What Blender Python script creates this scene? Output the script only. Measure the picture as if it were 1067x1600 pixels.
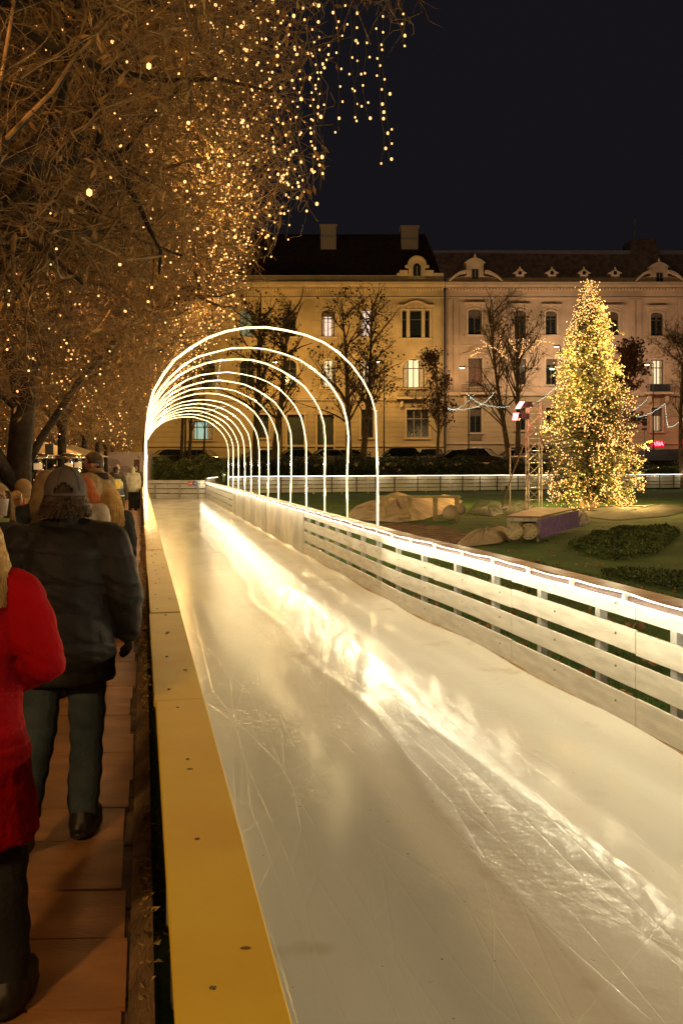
import bpy, math, random
import numpy as np
from math import radians, sin, cos, pi, sqrt
from mathutils import Vector, Matrix
S = bpy.context.scene
for o in list(bpy.data.objects): bpy.data.objects.remove(o)
COL = S.collection
F = 1400.0; HZ = 727.0; CX = 533.5; EYE = 1.8
# ---------------------------------------------------------------- camera
cd = bpy.data.cameras.new('camera'); cam = bpy.data.objects.new('camera', cd); COL.objects.link(cam)
cam.location = (0, 0, EYE); cam.rotation_euler = (radians(90), 0, 0)
cd.sensor_fit = 'VERTICAL'; cd.sensor_height = 36; cd.lens = 36*F/1600.0
cd.shift_y = -(800-HZ)/1600.0; cd.clip_start = .05; cd.clip_end = 2000
S.camera = cam
# ---------------------------------------------------------------- world: night sky
w = bpy.data.worlds.new('World'); S.world = w; w.use_nodes = True
nt = w.node_tree; bg = nt.nodes['Background']
sky = nt.nodes.new('ShaderNodeTexSky'); sky.sky_type = 'NISHITA'; sky.sun_disc = False
sky.sun_elevation = radians(-4); sky.sun_rotation = radians(200); sky.altitude = 100
mx = nt.nodes.new('ShaderNodeMix'); mx.data_type = 'RGBA'; mx.inputs[0].default_value = .9
nt.links.new(sky.outputs[0], mx.inputs[6]); mx.inputs[7].default_value = (.080, .072, .092, 1)
nt.links.new(mx.outputs[2], bg.inputs[0]); bg.inputs[1].default_value = .09
S.view_settings.view_transform = 'Standard'; S.view_settings.look = 'None'
S.view_settings.exposure = .15; S.view_settings.gamma = 1
S.cycles.use_denoising = True
S.cycles.max_bounces = 6; S.cycles.diffuse_bounces = 3; S.cycles.glossy_bounces = 3
S.cycles.caustics_reflective = False; S.cycles.caustics_refractive = False
S.cycles.sample_clamp_indirect = 4
CANOPY_W = 80; FIR_W = 170; STREET_W = 1080; PATH_W = 60; ARCH_W = 11; FENCE_W = 3.8; BACK_W = 620; LAWN_W = 3000
rng = np.random.default_rng(7); random.seed(7)
# ---------------------------------------------------------------- helpers
def G(px, py, z=0.0):
    Y = F*(EYE-z)/(py-HZ); return ((px-CX)*Y/F, Y, z)
def W(px, py, Y): return ((px-CX)*Y/F, Y, EYE+(HZ-py)*Y/F)
def UV(u, v, z=0.0): return (u-.2204*v, v, z)     # u across the lane from the camera, v along it

def tag(o, label=None, cat=None, group=None, kind=None):
    if label: o['label'] = label
    if cat: o['category'] = cat
    if group: o['group'] = group
    if kind: o['kind'] = kind
    return o
def empty(name, loc=(0,0,0), rz=0, label=None, cat=None, group=None):
    o = bpy.data.objects.new(name, None); COL.objects.link(o)
    o.location = loc; o.rotation_euler = (0, 0, rz); o.empty_display_size = .1
    return tag(o, label, cat, group)
def mesh_np(name, V, Fs, mats, parent=None, midx=None, smooth=False):
    """V (n,3); Fs list of (m,k) int arrays"""
    me = bpy.data.meshes.new(name)
    me.vertices.add(len(V)); me.vertices.foreach_set('co', np.asarray(V, dtype=np.float32).ravel())
    Fs = [f for f in Fs if len(f)]
    nl = sum(f.size for f in Fs); nf = sum(len(f) for f in Fs)
    me.loops.add(nl); me.polygons.add(nf)
    me.loops.foreach_set('vertex_index', np.concatenate([f.ravel() for f in Fs]).astype(np.int32))
    cnt = np.concatenate([np.full(len(f), f.shape[1]) for f in Fs])
    st = np.concatenate([[0], np.cumsum(cnt)[:-1]]).astype(np.int32)
    me.polygons.foreach_set('loop_start', st)
    if midx is not None: me.polygons.foreach_set('material_index', np.asarray(midx, dtype=np.int32))
    if smooth: me.polygons.foreach_set('use_smooth', np.ones(nf, dtype=bool))
    me.update(calc_edges=True); me.validate()
    for m in (mats if isinstance(mats, (list, tuple)) else [mats]): me.materials.append(m)
    o = bpy.data.objects.new(name, me); COL.objects.link(o)
    if parent: o.parent = parent
    return o
def ring_tubes(P, R, sides=4):
    """P (N,K,3), R (N,K) -> verts, quads"""
    N, K, _ = P.shape
    T = np.gradient(P, axis=1); T /= np.linalg.norm(T, axis=2, keepdims=True)+1e-9
    ref = np.zeros_like(T[:, :1]); ref[..., 0] = .31; ref[..., 1] = .57; ref[..., 2] = .76
    flip = np.abs((T.mean(1, keepdims=True)*ref).sum(2, keepdims=True)) > .9
    ref = np.where(flip, np.array([.9, -.3, .1]), ref)
    A = np.cross(T, np.broadcast_to(ref, T.shape)); A /= np.linalg.norm(A, axis=2, keepdims=True)+1e-9
    B = np.cross(T, A)
    a = np.arange(sides)*2*pi/sides
    V = P[:, :, None, :] + R[:, :, None, None]*(A[:, :, None, :]*np.cos(a)[None, None, :, None] + B[:, :, None, :]*np.sin(a)[None, None, :, None])
    idx = np.arange(N*K*sides).reshape(N, K, sides)
    n = np.roll(idx, -1, axis=2)
    Q = np.stack([idx[:, :-1], n[:, :-1], n[:, 1:], idx[:, 1:]], axis=-1).reshape(-1, 4)
    return V.reshape(-1, 3), Q
class MB:
    def __init__(s): s.v = []; s.f = []; s.m = []; s.n = 0
    def add(s, V, faces, mi=0):
        s.v.extend([tuple(p) for p in V]); s.f.extend([tuple(i+s.n for i in f) for f in faces])
        s.m.extend([mi]*len(faces)); s.n += len(V); return s
    def box(s, a, b, mi=0):
        x0, y0, z0 = a; x1, y1, z1 = b
        return s.hexa([(x0,y0,z0),(x1,y0,z0),(x1,y1,z0),(x0,y1,z0),(x0,y0,z1),(x1,y0,z1),(x1,y1,z1),(x0,y1,z1)], mi)
    def hexa(s, V, mi=0):
        return s.add(V, [(0,3,2,1),(4,5,6,7),(0,1,5,4),(1,2,6,5),(2,3,7,6),(3,0,4,7)], mi)
    def cbox(s, c, d, rz=0, mi=0):
        cx, cy, cz = c; hx, hy, hz = [q/2 for q in d]; ca, sa = cos(rz), sin(rz)
        V = []
        for z in (-hz, hz):
            for x, y in ((-hx,-hy),(hx,-hy),(hx,hy),(-hx,hy)):
                V.append((cx+x*ca-y*sa, cy+x*sa+y*ca, cz+z))
        return s.hexa(V, mi)
    def tube(s, pts, r, sides=8, mi=0, closed=False, caps=True):
        P = np.array([pts], dtype=float); K = P.shape[1]
        R = np.full((1, K), r, dtype=float) if np.isscalar(r) else np.array([r], dtype=float)
        if closed:
            P = np.concatenate([P, P[:, :1]], 1); R = np.concatenate([R, R[:, :1]], 1); K += 1
        V, Q = ring_tubes(P, R, sides); fs = [tuple(q) for q in Q]
        if caps and not closed:
            fs.append(tuple(range(sides))[::-1]); fs.append(tuple(range((K-1)*sides, K*sides)))
        return s.add(V, fs, mi)
    def ball(s, c, r, seg=10, rings=6, mi=0, rz=0):
        rx, ry, rr = (r, r, r) if np.isscalar(r) else r
        V = [(0,0,-1)]
        for i in range(1, rings):
            t = pi*i/rings
            for j in range(seg): a = 2*pi*j/seg; V.append((sin(t)*cos(a), sin(t)*sin(a), -cos(t)))
        V.append((0,0,1)); fs = []
        for j in range(seg): fs.append((0, 1+(j+1)%seg, 1+j))
        for i in range(rings-2):
            for j in range(seg):
                a = 1+i*seg+j; b = 1+i*seg+(j+1)%seg; fs.append((a, b, b+seg, a+seg))
        e = len(V)-1; b0 = 1+(rings-2)*seg
        for j in range(seg): fs.append((b0+j, b0+(j+1)%seg, e))
        ca, sa = cos(rz), sin(rz)
        W_ = [(c[0]+x*rx*ca-y*ry*sa, c[1]+x*rx*sa+y*ry*ca, c[2]+z*rr) for x, y, z in V]
        return s.add(W_, fs, mi)
    def loft(s, secs, n=16, mi=0):
        """secs: (cx,cy,cz,rx,ry) horizontal ellipses"""
        V = []; fs = []
        for cx, cy, cz, rx, ry in secs:
            for j in range(n): a = 2*pi*j/n; V.append((cx+rx*cos(a), cy+ry*sin(a), cz))
        for i in range(len(secs)-1):
            for j in range(n):
                a = i*n+j; b = i*n+(j+1)%n; fs.append((a, b, b+n, a+n))
        fs.append(tuple(range(n))[::-1]); fs.append(tuple(range((len(secs)-1)*n, len(secs)*n)))
        return s.add(V, fs, mi)
    def prism(s, poly, y0, y1, mi=0):
        """poly of (x,z) extruded along y"""
        n = len(poly); V = [(x, y0, z) for x, z in poly]+[(x, y1, z) for x, z in poly]
        fs = [tuple(range(n)), tuple(range(n, 2*n))[::-1]]+[(i, i+n, (i+1)%n+n, (i+1)%n) for i in range(n)]
        return s.add(V, fs, mi)
    def zprism(s, poly, z0, z1, mi=0):
        n = len(poly); V = [(x, y, z0) for x, y in poly]+[(x, y, z1) for x, y in poly]
        fs = [tuple(range(n))[::-1], tuple(range(n, 2*n))]+[(i, (i+1)%n, (i+1)%n+n, i+n) for i in range(n)]
        return s.add(V, fs, mi)
    def sweep(s, path, d0, d1, z0, z1, mi=0):
        """rectangle swept along a 2D path; d offsets to the right of the direction of travel"""
        P = np.array(path, dtype=float); T = np.gradient(P, axis=0); T /= np.linalg.norm(T, axis=1, keepdims=True)
        Nn = np.stack([T[:, 1], -T[:, 0]], 1); V = []
        for p, n in zip(P, Nn):
            a = p+n*d0; b = p+n*d1
            V += [(a[0],a[1],z0),(b[0],b[1],z0),(b[0],b[1],z1),(a[0],a[1],z1)]
        K = len(P); fs = [(0,1,2,3), tuple(4*(K-1)+i for i in (3,2,1,0))]
        for i in range(K-1):
            for j in range(4): a = 4*i+j; b = 4*i+(j+1)%4; fs.append((a, a+4, b+4, b))
        return s.add(V, fs, mi)
    def build(s, name, mats, parent=None, smooth=False, bevel=0):
        me = bpy.data.meshes.new(name); me.from_pydata(s.v, [], s.f)
        for m in (mats if isinstance(mats, (list, tuple)) else [mats]): me.materials.append(m)
        me.polygons.foreach_set('material_index', np.array(s.m, dtype=np.int32))
        me.update()
        import bmesh
        b = bmesh.new(); b.from_mesh(me); bmesh.ops.recalc_face_normals(b, faces=b.faces); b.to_mesh(me); b.free()
        if smooth: me.polygons.foreach_set('use_smooth', np.ones(len(me.polygons), dtype=bool))
        o = bpy.data.objects.new(name, me); COL.objects.link(o)
        if parent: o.parent = parent
        if bevel:
            m = o.modifiers.new('bevel', 'BEVEL'); m.width = bevel; m.segments = 2; m.limit_method = 'ANGLE'
        return o
def add_light(name, loc, energy, color, radius=.15, parent=None, kind='POINT', spot=None, rot=None):
    l = bpy.data.lights.new(name, kind); l.energy = energy; l.color = color
    l.shadow_soft_size = radius
    if kind == 'SPOT': l.spot_size = spot; l.spot_blend = .6
    o = bpy.data.objects.new(name, l); COL.objects.link(o); o.location = loc
    if rot: o.rotation_euler = rot
    if parent: o.parent = parent
    return o
# ---------------------------------------------------------------- materials
MATS = {}
def mat(name, col, rough=.6, metal=0, var=.15, scale=6, bump=0, bscale=None, spec=.5, col2=None, stretch=None, sheen=0, coat=0):
    if name in MATS: return MATS[name]
    m = bpy.data.materials.new(name); m.use_nodes = True; MATS[name] = m
    n = m.node_tree.nodes; L = m.node_tree.links; b = n['Principled BSDF']
    b.inputs['Roughness'].default_value = rough; b.inputs['Metallic'].default_value = metal
    b.inputs['Specular IOR Level'].default_value = spec
    if coat: b.inputs['Coat Weight'].default_value = coat
    if sheen: b.inputs['Sheen Weight'].default_value = sheen
    tc = n.new('ShaderNodeTexCoord'); mp = n.new('ShaderNodeMapping'); L.new(tc.outputs['Object'], mp.inputs[0])
    if stretch: mp.inputs['Scale'].default_value = stretch
    nz = n.new('ShaderNodeTexNoise'); nz.inputs['Scale'].default_value = scale; nz.inputs['Detail'].default_value = 5
    L.new(mp.outputs[0], nz.inputs['Vector'])
    mix = n.new('ShaderNodeMix'); mix.data_type = 'RGBA'
    rmp = n.new('ShaderNodeMapRange'); rmp.inputs[1].default_value = .35; rmp.inputs[2].default_value = .65
    L.new(nz.outputs['Fac'], rmp.inputs[0]); L.new(rmp.outputs[0], mix.inputs[0])
    c2 = col2 if col2 else tuple(c*(1-2*var) for c in col)
    mix.inputs[6].default_value = (*c2, 1); mix.inputs[7].default_value = (*[min(1, c*(1+(0 if col2 else var))) for c in col], 1)
    L.new(mix.outputs[2], b.inputs['Base Color'])
    if bump:
        n2 = n.new('ShaderNodeTexNoise'); n2.inputs['Scale'].default_value = bscale or scale*5; n2.inputs['Detail'].default_value = 4
        L.new(mp.outputs[0], n2.inputs['Vector'])
        bp = n.new('ShaderNodeBump'); bp.inputs['Strength'].default_value = bump; bp.inputs['Distance'].default_value = .02
        L.new(n2.outputs['Fac'], bp.inputs['Height']); L.new(bp.outputs[0], b.inputs['Normal'])
    return m
def emat(name, col, strength, sampled=True):
    if name in MATS: return MATS[name]
    m = bpy.data.materials.new(name); m.use_nodes = True; MATS[name] = m
    b = m.node_tree.nodes['Principled BSDF']; b.inputs['Base Color'].default_value = (*[c*.5 for c in col], 1)
    b.inputs['Emission Color'].default_value = (*col, 1); b.inputs['Emission Strength'].default_value = strength
    m.cycles.emission_sampling = 'AUTO' if sampled else 'NONE'
    return m
def copy_tree(o, parent=None):
    c = o.copy(); COL.objects.link(c); c.parent = parent
    for ch in list(o.children): copy_tree(ch, c)
    return c
white_wood = mat('white_wood', (.60, .57, .50), .5, var=.08, scale=3, bump=.2, bscale=20, stretch=(1, 1, 6))
steel = mat('galvanised_steel', (.45, .45, .44), .45, metal=.6, var=.15, scale=10)
dark_metal = mat('dark_metal', (.03, .03, .03), .5, metal=.4)
black = mat('black_plastic', (.012, .012, .012), .5)
twigm = mat('twig_bark', (.25, .155, .06), .85, var=.35, scale=8)
barkm = mat('trunk_bark', (.032, .022, .013), .9, var=.35, scale=5, bump=.9, bscale=16)
driedleaf = mat('dried_leaf', (.42, .25, .08), .8, var=.35, scale=3)
rope_m = emat('rope_light', (1, .82, .40), 3.6)
rope_f = emat('fence_rope_light', (1, .84, .66), 3)
bulb_m = emat('fairy_bulb', (1, .50, .16), 2.3, False)
bulb_w = emat('white_bulb', (.9, 1, .78), 1.6, False)
glass_dark = mat('dark_glass', (.018, .022, .024), .12, var=.2)
# ================================================================ GROUND, ICE, BOARDWALK
def height(x, y):
    t = np.clip((y-72.0)/6.0, 0, 1); s = t*t*(3-2*t); return -.06+s*1.78
xs = np.concatenate([[-400, -200], np.linspace(-90, 90, 46), [200, 400]]); ys = np.concatenate([[-20, 0], np.linspace(4, 90, 60), [120, 200, 600]])
XX, YY = np.meshgrid(xs, ys); ZZ = height(XX, YY)
V = np.stack([XX, YY, ZZ], -1).reshape(-1, 3); nx = len(xs)
ii = np.arange(len(V)).reshape(len(ys), nx)
Q = np.stack([ii[:-1, :-1], ii[:-1, 1:], ii[1:, 1:], ii[1:, :-1]], -1).reshape(-1, 4)
grassm = mat('lawn', (.075, .17, .022), .95, var=.3, scale=.6, bump=.9, bscale=30, col2=(.035, .085, .012))
tag(mesh_np('ground', V, [Q], grassm), kind='structure')
asphalt = mat('street_asphalt', (.05, .05, .05), .8, var=.2, scale=4, bump=.2)
pavem = mat('paving', (.16, .13, .10), .8, var=.25, scale=2, bump=.3)
tag(MB().box((-300, 78.5, 1.60), (300, 92.5, 1.75)).build('street', asphalt), kind='structure')
# paved market ground to the left of the boardwalk
R_POLY = [(3.72, -2), (3.5, -1), (2.48, 3.5), (2.08, 5.47), (1.76, 6.96), (1.23, 9.23), (.755, 10.96), (-.67, 17.6), (-4.02, 33.2), (-7.25, 48)]
def resample(poly, step):
    P = np.array(poly, float); d = np.linalg.norm(np.diff(P, axis=0), axis=1); s = np.concatenate([[0], np.cumsum(d)])
    n = max(2, int(round(s[-1]/step))+1); t = np.linspace(0, s[-1], n)
    return np.stack([np.interp(t, s, P[:, 0]), np.interp(t, s, P[:, 1])], 1)
class Path:
    def __init__(s, poly):
        s.P = np.array(poly, float); d = np.linalg.norm(np.diff(s.P, axis=0), axis=1); s.s = np.concatenate([[0], np.cumsum(d)]); s.L = s.s[-1]
    def at(s, t): t = np.asarray(t, float); return np.stack([np.interp(t, s.s, s.P[:, 0]), np.interp(t, s.s, s.P[:, 1])], -1)
    def dir(s, t): a = s.at(t-.05); b = s.at(t+.05); v = b-a; return v/np.linalg.norm(v)
    def seg(s, a, b, n=4): return s.at(np.linspace(a, b, n))
RP = Path(R_POLY)
tag(MB().zprism([(-60, -5), (.0, -5), UV(-.3, 50)[:2], (-12, 62), (-60, 62)], -.058, -.03).build('market_paving', pavem), kind='structure')
# ice
m = bpy.data.materials.new('ice'); m.use_nodes = True; n = m.node_tree.nodes; L = m.node_tree.links; b = n['Principled BSDF']
tc = n.new('ShaderNodeTexCoord'); mp = n.new('ShaderNodeMapping'); L.new(tc.outputs['Object'], mp.inputs[0]); mp.inputs['Rotation'].default_value = (0, 0, radians(-12.4))
def noise(scale, detail=5, vec=None, rough=.5, dist=0):
    q = n.new('ShaderNodeTexNoise'); q.inputs['Scale'].default_value = scale; q.inputs['Detail'].default_value = detail
    q.inputs['Roughness'].default_value = rough; q.inputs['Distortion'].default_value = dist
    L.new((vec or mp).outputs[0], q.inputs['Vector']); return q
def ramp(src, a, b_, ca, cb):
    r = n.new('ShaderNodeMapRange'); r.inputs[1].default_value = a; r.inputs[2].default_value = b_
    r.inputs[3].default_value = ca; r.inputs[4].default_value = cb; L.new(src, r.inputs[0]); return r
def mixc(f, a, b_):
    q = n.new('ShaderNodeMix'); q.data_type = 'RGBA'; L.new(f, q.inputs[0])
    for s_, v in ((6, a), (7, b_)):
        if isinstance(v, tuple): q.inputs[s_].default_value = (*v, 1)
        else: L.new(v, q.inputs[s_])
    return q
mp2 = n.new('ShaderNodeMapping'); L.new(mp.outputs[0], mp2.inputs[0]); mp2.inputs['Scale'].default_value = (1, .22, 1)
na = noise(1.3, 6, mp2); ra = ramp(na.outputs['Fac'], .35, .68, 0, 1)
c1 = mixc(ra.outputs[0], (.68, .66, .58), (.86, .85, .78))
# stains
ns = noise(1.7, 4); rs = ramp(ns.outputs['Fac'], .615, .72, 0, .42); c2 = mixc(rs.outputs[0], c1.outputs[2], (.42, .27, .10))
nd = noise(23, 2); rd = ramp(nd.outputs['Fac'], .74, .765, 0, .8); c3 = mixc(rd.outputs[0], c2.outputs[2], (.25, .15, .07))
L.new(c3.outputs[2], b.inputs['Base Color'])
nr = noise(2.4, 6, mp2); rr = ramp(nr.outputs['Fac'], .3, .7, .14, .22); L.new(rr.outputs[0], b.inputs['Roughness'])
b.inputs['IOR'].default_value = 1.31; b.inputs['Specular IOR Level'].default_value = .75
# bump: worn ruts along the lane, chipped crust, fine scratches
mp3 = n.new('ShaderNodeMapping'); L.new(mp.outputs[0], mp3.inputs[0]); mp3.inputs['Scale'].default_value = (6, .5, 1); mp3.inputs['Rotation'].default_value = (0, 0, .06)
b1 = noise(2.0, 5, mp3); b2 = noise(14, 5); b3 = noise(60, 3)
wv = n.new('ShaderNodeTexVoronoi'); wv.feature = 'DISTANCE_TO_EDGE'; wv.inputs['Scale'].default_value = 1.1; L.new(mp3.outputs[0], wv.inputs['Vector'])
scr = ramp(wv.outputs['Distance'], 0, .02, 0, 1)
nm = noise(.9, 2); rm = ramp(nm.outputs['Fac'], .46, .66, .03, .38)
def bump(src, st, dist, prev=None):
    q = n.new('ShaderNodeBump'); q.inputs['Distance'].default_value = dist
    if isinstance(st, float): q.inputs['Strength'].default_value = st
    else: L.new(st, q.inputs['Strength'])
    L.new(src, q.inputs['Height'])
    if prev: L.new(prev.outputs[0], q.inputs['Normal'])
    return q
q = bump(b1.outputs['Fac'], .05, .006); q = bump(b2.outputs['Fac'], rm.outputs[0], .010, q); q = bump(b3.outputs['Fac'], .18, .002, q)
q = bump(scr.outputs[0], .15, .003, q)
cprev = c3
for k_, (rot_, sc_, st_) in enumerate(((.25, 1.3, (1, .12, 1)), (-.35, 1.0, (1, .10, 1)), (.9, .8, (1, .16, 1)), (.02, 2.2, (1, .05, 1)))):
    mq = n.new('ShaderNodeMapping'); L.new(mp.outputs[0], mq.inputs[0]); mq.inputs['Rotation'].default_value = (0, 0, rot_); mq2 = n.new('ShaderNodeMapping'); L.new(mq.outputs[0], mq2.inputs[0]); mq2.inputs['Scale'].default_value = st_; mq2.inputs['Location'].default_value = (k_*3.1, k_*1.7, 0)
    vo = n.new('ShaderNodeTexVoronoi'); vo.feature = 'DISTANCE_TO_EDGE'; vo.inputs['Scale'].default_value = sc_*1.6; L.new(mq2.outputs[0], vo.inputs['Vector'])
    ln = ramp(vo.outputs['Distance'], .0, .006, 1, 0); mk = noise(1.9, 3, mq2); mkr = ramp(mk.outputs['Fac'], .48, .60, 0, 1)
    mul = n.new('ShaderNodeMath'); mul.operation = 'MULTIPLY'; L.new(ln.outputs[0], mul.inputs[0]); L.new(mkr.outputs[0], mul.inputs[1])
    ml2 = n.new('ShaderNodeMath'); ml2.operation = 'MULTIPLY'; L.new(mul.outputs[0], ml2.inputs[0]); ml2.inputs[1].default_value = .35
    cprev = mixc(ml2.outputs[0], cprev.outputs[2], (.88, .86, .80)); q = bump(mul.outputs[0], .2, .003, q)
L.new(cprev.outputs[2], b.inputs['Base Color'])
L.new(q.outputs[0], b.inputs['Normal']); ice = m
left_in = [(-2, .66), (48.3, -10.65)]
us = np.linspace(0, 1, 90); vs = np.concatenate([np.arange(-2, 14, .06), np.arange(14, 48.3, .3)])
UU, VV = np.meshgrid(us, vs)
Rv = np.interp(VV, [p[1] for p in R_POLY], [p[0] for p in R_POLY]); Lv = .245-.2235*VV
X_ = Lv+(Rv-Lv)*UU
U_ = X_+.2204*VV
rnd = np.sin(VV*1.7)*.05+np.sin(VV*.6+1)*.08
ridge = np.exp(-((U_-2.12-rnd)/.10)**2)*.006+np.exp(-((U_-1.55+rnd)/.05)**2)*.004
edge = np.exp(-((UU)/.018)**2)*.035*(.7+.3*np.sin(VV*3.1))+np.exp(-((1-UU)/.02)**2)*.05*(.7+.3*np.sin(VV*2.3))
jit = rng.normal(0, 1, U_.shape)*np.exp(-((U_-2.0)/.22)**2)*.0010
Z_ = .0+ridge+edge+jit+.0006*np.sin(U_*7+VV)
V = np.stack([X_, VV, Z_], -1).reshape(-1, 3); ii = np.arange(len(V)).reshape(U_.shape)
Q = np.stack([ii[:-1, :-1], ii[:-1, 1:], ii[1:, 1:], ii[1:, :-1]], -1).reshape(-1, 4)
tag(mesh_np('ice', V, [Q], ice, smooth=True), kind='structure')
# boardwalk of plywood sheets
deck = mat('deck_board', (.46, .22, .085), .6, var=.13, scale=2.0, bump=.25, bscale=22, stretch=(1, 3, 1))
mb = MB(); y = 1.2; i = 0
while y < 47:
    Lb = .44+.06*sin(i*2.3)
    j = .02*sin(i*5.1); t = .012*(i % 3)
    a = y; c = y+Lb-.012; tilt = .05
    ur = -.082+j
    mb.hexa([(-.2204*a-2.4, a-tilt*1.9, -.03), (-.2204*a+ur, a, -.03), (-.2204*c+ur, c, -.03), (-.2204*c-2.4, c-tilt*1.9, -.03),
             (-.2204*a-2.4, a-tilt*1.9, -.004), (-.2204*a+ur, a, -.004-.003*(i % 2)), (-.2204*c+ur, c, -.004-.003*(i % 2)), (-.2204*c-2.4, c-tilt*1.9, -.004)])
    y += Lb; i += 1
tag(mb.build('boardwalk', deck), kind='structure')
mb = MB(); y = 1.2
while y < 46:
    mb.sweep([UV(-.10, y)[:2], UV(-.10, y+.6)[:2]], .0, .045, -.055, -.022); y += .62
tag(mb.build('boardwalk_edging', mat('edging', (.16, .10, .06), .8, var=.3, scale=6)), kind='structure')
# timber beam with frost along the barrier's foot
frosty = mat('weathered_beam', (.38, .25, .12), .8, var=.3, scale=3, bump=.8, bscale=40, col2=(.13, .085, .045), stretch=(3, .7, 1))
tag(MB().sweep([UV(.0, v)[:2] for v in np.linspace(-1, 47, 40)], -.05, .035, -.058, .035).build('timber_beam', frosty), 'long weathered timber beam lying on the ground between boardwalk and ice lane barrier', 'beam')
N = 9000
v = rng.uniform(1.2, 34, N)**1.0; keep = (np.sin(v*1.9)+np.sin(v*.83+1)+rng.normal(0, .6, N)) > -.1
v = v[keep]; N = len(v); u = np.where(rng.random(N) < .6, rng.normal(.012, .016, N), rng.uniform(.03, .17, N)); z = np.where(u < .035, .038, -.05)
P0 = np.stack([u-.2204*v, v, z], 1); D = rng.normal(0, 1, (N, 3)); D[:, 2] = np.abs(D[:, 2])*.5; D /= np.linalg.norm(D, axis=1, keepdims=True); E_ = np.cross(D, rng.normal(0, 1, (N, 3))); E_ /= np.linalg.norm(E_, axis=1, keepdims=True)
sz = rng.uniform(.008, .026, N)[:, None]
V = np.stack([P0, P0+D*sz*1.6, P0+D*sz*.8+E_*sz*.7], 1).reshape(-1, 3)
tag(mesh_np('leaf_litter', V, [np.arange(3*N).reshape(-1, 3)], mat('litter', (.62, .46, .16), .8, var=.4, scale=9)), kind='stuff')

# ================================================================ BARRIERS
ochre = mat('yellow_cap', (.90, .68, .07), .5, var=.06, scale=3, bump=.08, bscale=6, spec=.22, col2=(.84, .58, .05))
screw = mat('screw', (.25, .2, .1), .4, metal=.7)
LP = Path([(.245+.447, -2), (.245-.2235*48.3, 48.3)])   # inner edge of the left cap
root = empty('rink_barrier', UV(.2, 8), 0, 'low yellow-capped barrier between the wooden boardwalk and the ice', 'barrier')
inv = Matrix.Translation(Vector(UV(.2, 8))).inverted()
def under(o, r):
    o.parent = r; o.matrix_parent_inverse = Matrix.Translation(r.location).inverted(); return o
s0 = 3.52-2.09*2; k = 0
cn = mat('cap_edge', (.45, .28, .09), .6)
while s0 < LP.L-.1:
    a = max(s0, .0); b_ = min(s0+2.075, LP.L)
    if b_ > a:
        mb = MB(); mb.sweep(LP.seg(a, b_, 3), -.185-.006*(k % 2), 0, .872, .9-.003*(k % 2))
        cb_ = under(mb.build('cap_board', ochre, bevel=.004), root)
        for j_ in range(2):
            p = LP.at(min(b_-.1, a+.35+1.1*j_+.2*sin(k*5+j_))); q_ = MB().ball((p[0]-.05-.05*(j_ % 2), p[1], .9), (.011, .006, .0018), 8, 4).build('chip', mat('chipped_paint', (.22, .13, .05), .8), root); under(q_, root)
        mb = MB()
        for q in (.12, .75, 1.35, 1.95):
            if a+q < b_:
                p = LP.at(a+q); under(MB().ball((p[0]-.12+.02*sin(q*9+k), p[1]+.03*sin(k*3), .9), (.007, .007, .003), 8, 4).build('screw', screw), root)
        mb = MB(); mb.sweep(LP.seg(a, b_, 3), -.035, -.012, .0, .86)
        under(mb.build('panel', white_wood), root)
        mb = MB()
        mb.sweep(LP.seg(a, b_, 3), -.085, -.045, .78, .865); mb.sweep(LP.seg(a, b_, 3), -.085, -.045, .02, .10)
        under(mb.build('rail', mat('rail_wood', (.30, .19, .10), .7, var=.2)), root)
        for q in np.arange(a+.15, b_, .52):
            p = LP.at(q); d = LP.dir(q); mb = MB()
            mb.sweep([p-d*.03, p+d*.03], -.14, -.036, -.05, .78)
            under(mb.build('post', steel if int(q*10) % 3 else white_wood), root)
            if len(root.children) > 260: break
    s0 += 2.09; k += 1
def slat_fence(name, label, path, a, b_, boards, panel=2.05, side=1, post_step=.95, cap=True, capm=None, top=.9):
    r = empty(name, (*path.at((a+b_)/2), 0), 0, label, 'barrier')
    t = a; kk = 0
    while t < b_-.05:
        e = min(t+panel, b_); mb = MB()
        for j, (z0, z1) in enumerate(boards):
            wob = .004*sin(kk*3+j*2)
            mb.sweep(path.seg(t, e-.012, 5), .0+side*.0, side*.022, z0+wob, z1+wob)
        under(mb.build('panel', white_wood, bevel=.003), r)
        mb = MB()
        for j, (z0, z1) in enumerate(boards):
            for q in np.arange(t+.25, e, .95):
                p = path.at(q); d = path.dir(q); nn = np.array([d[1], -d[0]])
                mb.ball((p[0]-nn[0]*.001*side, p[1]-nn[1]*.001*side, (z0+z1)/2+.02), .009, 6, 4)
        under(mb.build('bolt', screw), r)
        t = e; kk += 1
    for q in np.arange(a+.3, b_, post_step):
        q2 = q+.12*sin(q*7); p = path.at(q2); d = path.dir(q2); mb = MB()
        mb.sweep([p-d*.035, p+d*.035], side*.026, side*.085, -.05, top-.04)
        under(mb.build('post', steel), r)
    return r
BO = [(.765, .875), (.53, .69), (.30, .465), (.045, .235)]
sA = float(np.interp(18.0, RP.P[:, 1], RP.s)); sB = float(np.interp(33.2, RP.P[:, 1], RP.s))
f1 = slat_fence('rink_barrier', 'white slatted barrier right of the ice, running past the camera up to the solid sheets', RP, 0, sA-.01, BO)
f3 = slat_fence('rink_barrier', 'far white slatted stretch of the right barrier, beyond the solid white sheets', RP, sB+.01, RP.L, BO)
# kick board with frost stain
kick = mat('kick_board', (.45, .26, .10), .6, var=.3, scale=4, col2=(.62, .55, .42))
for r_, a, b_ in ((f1, 0, sA), (f3, sB, RP.L)):
    under(MB().sweep(RP.seg(a, b_, 40), -.004, .02, -.05, .043).build('kick_board', kick), r_)
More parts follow.
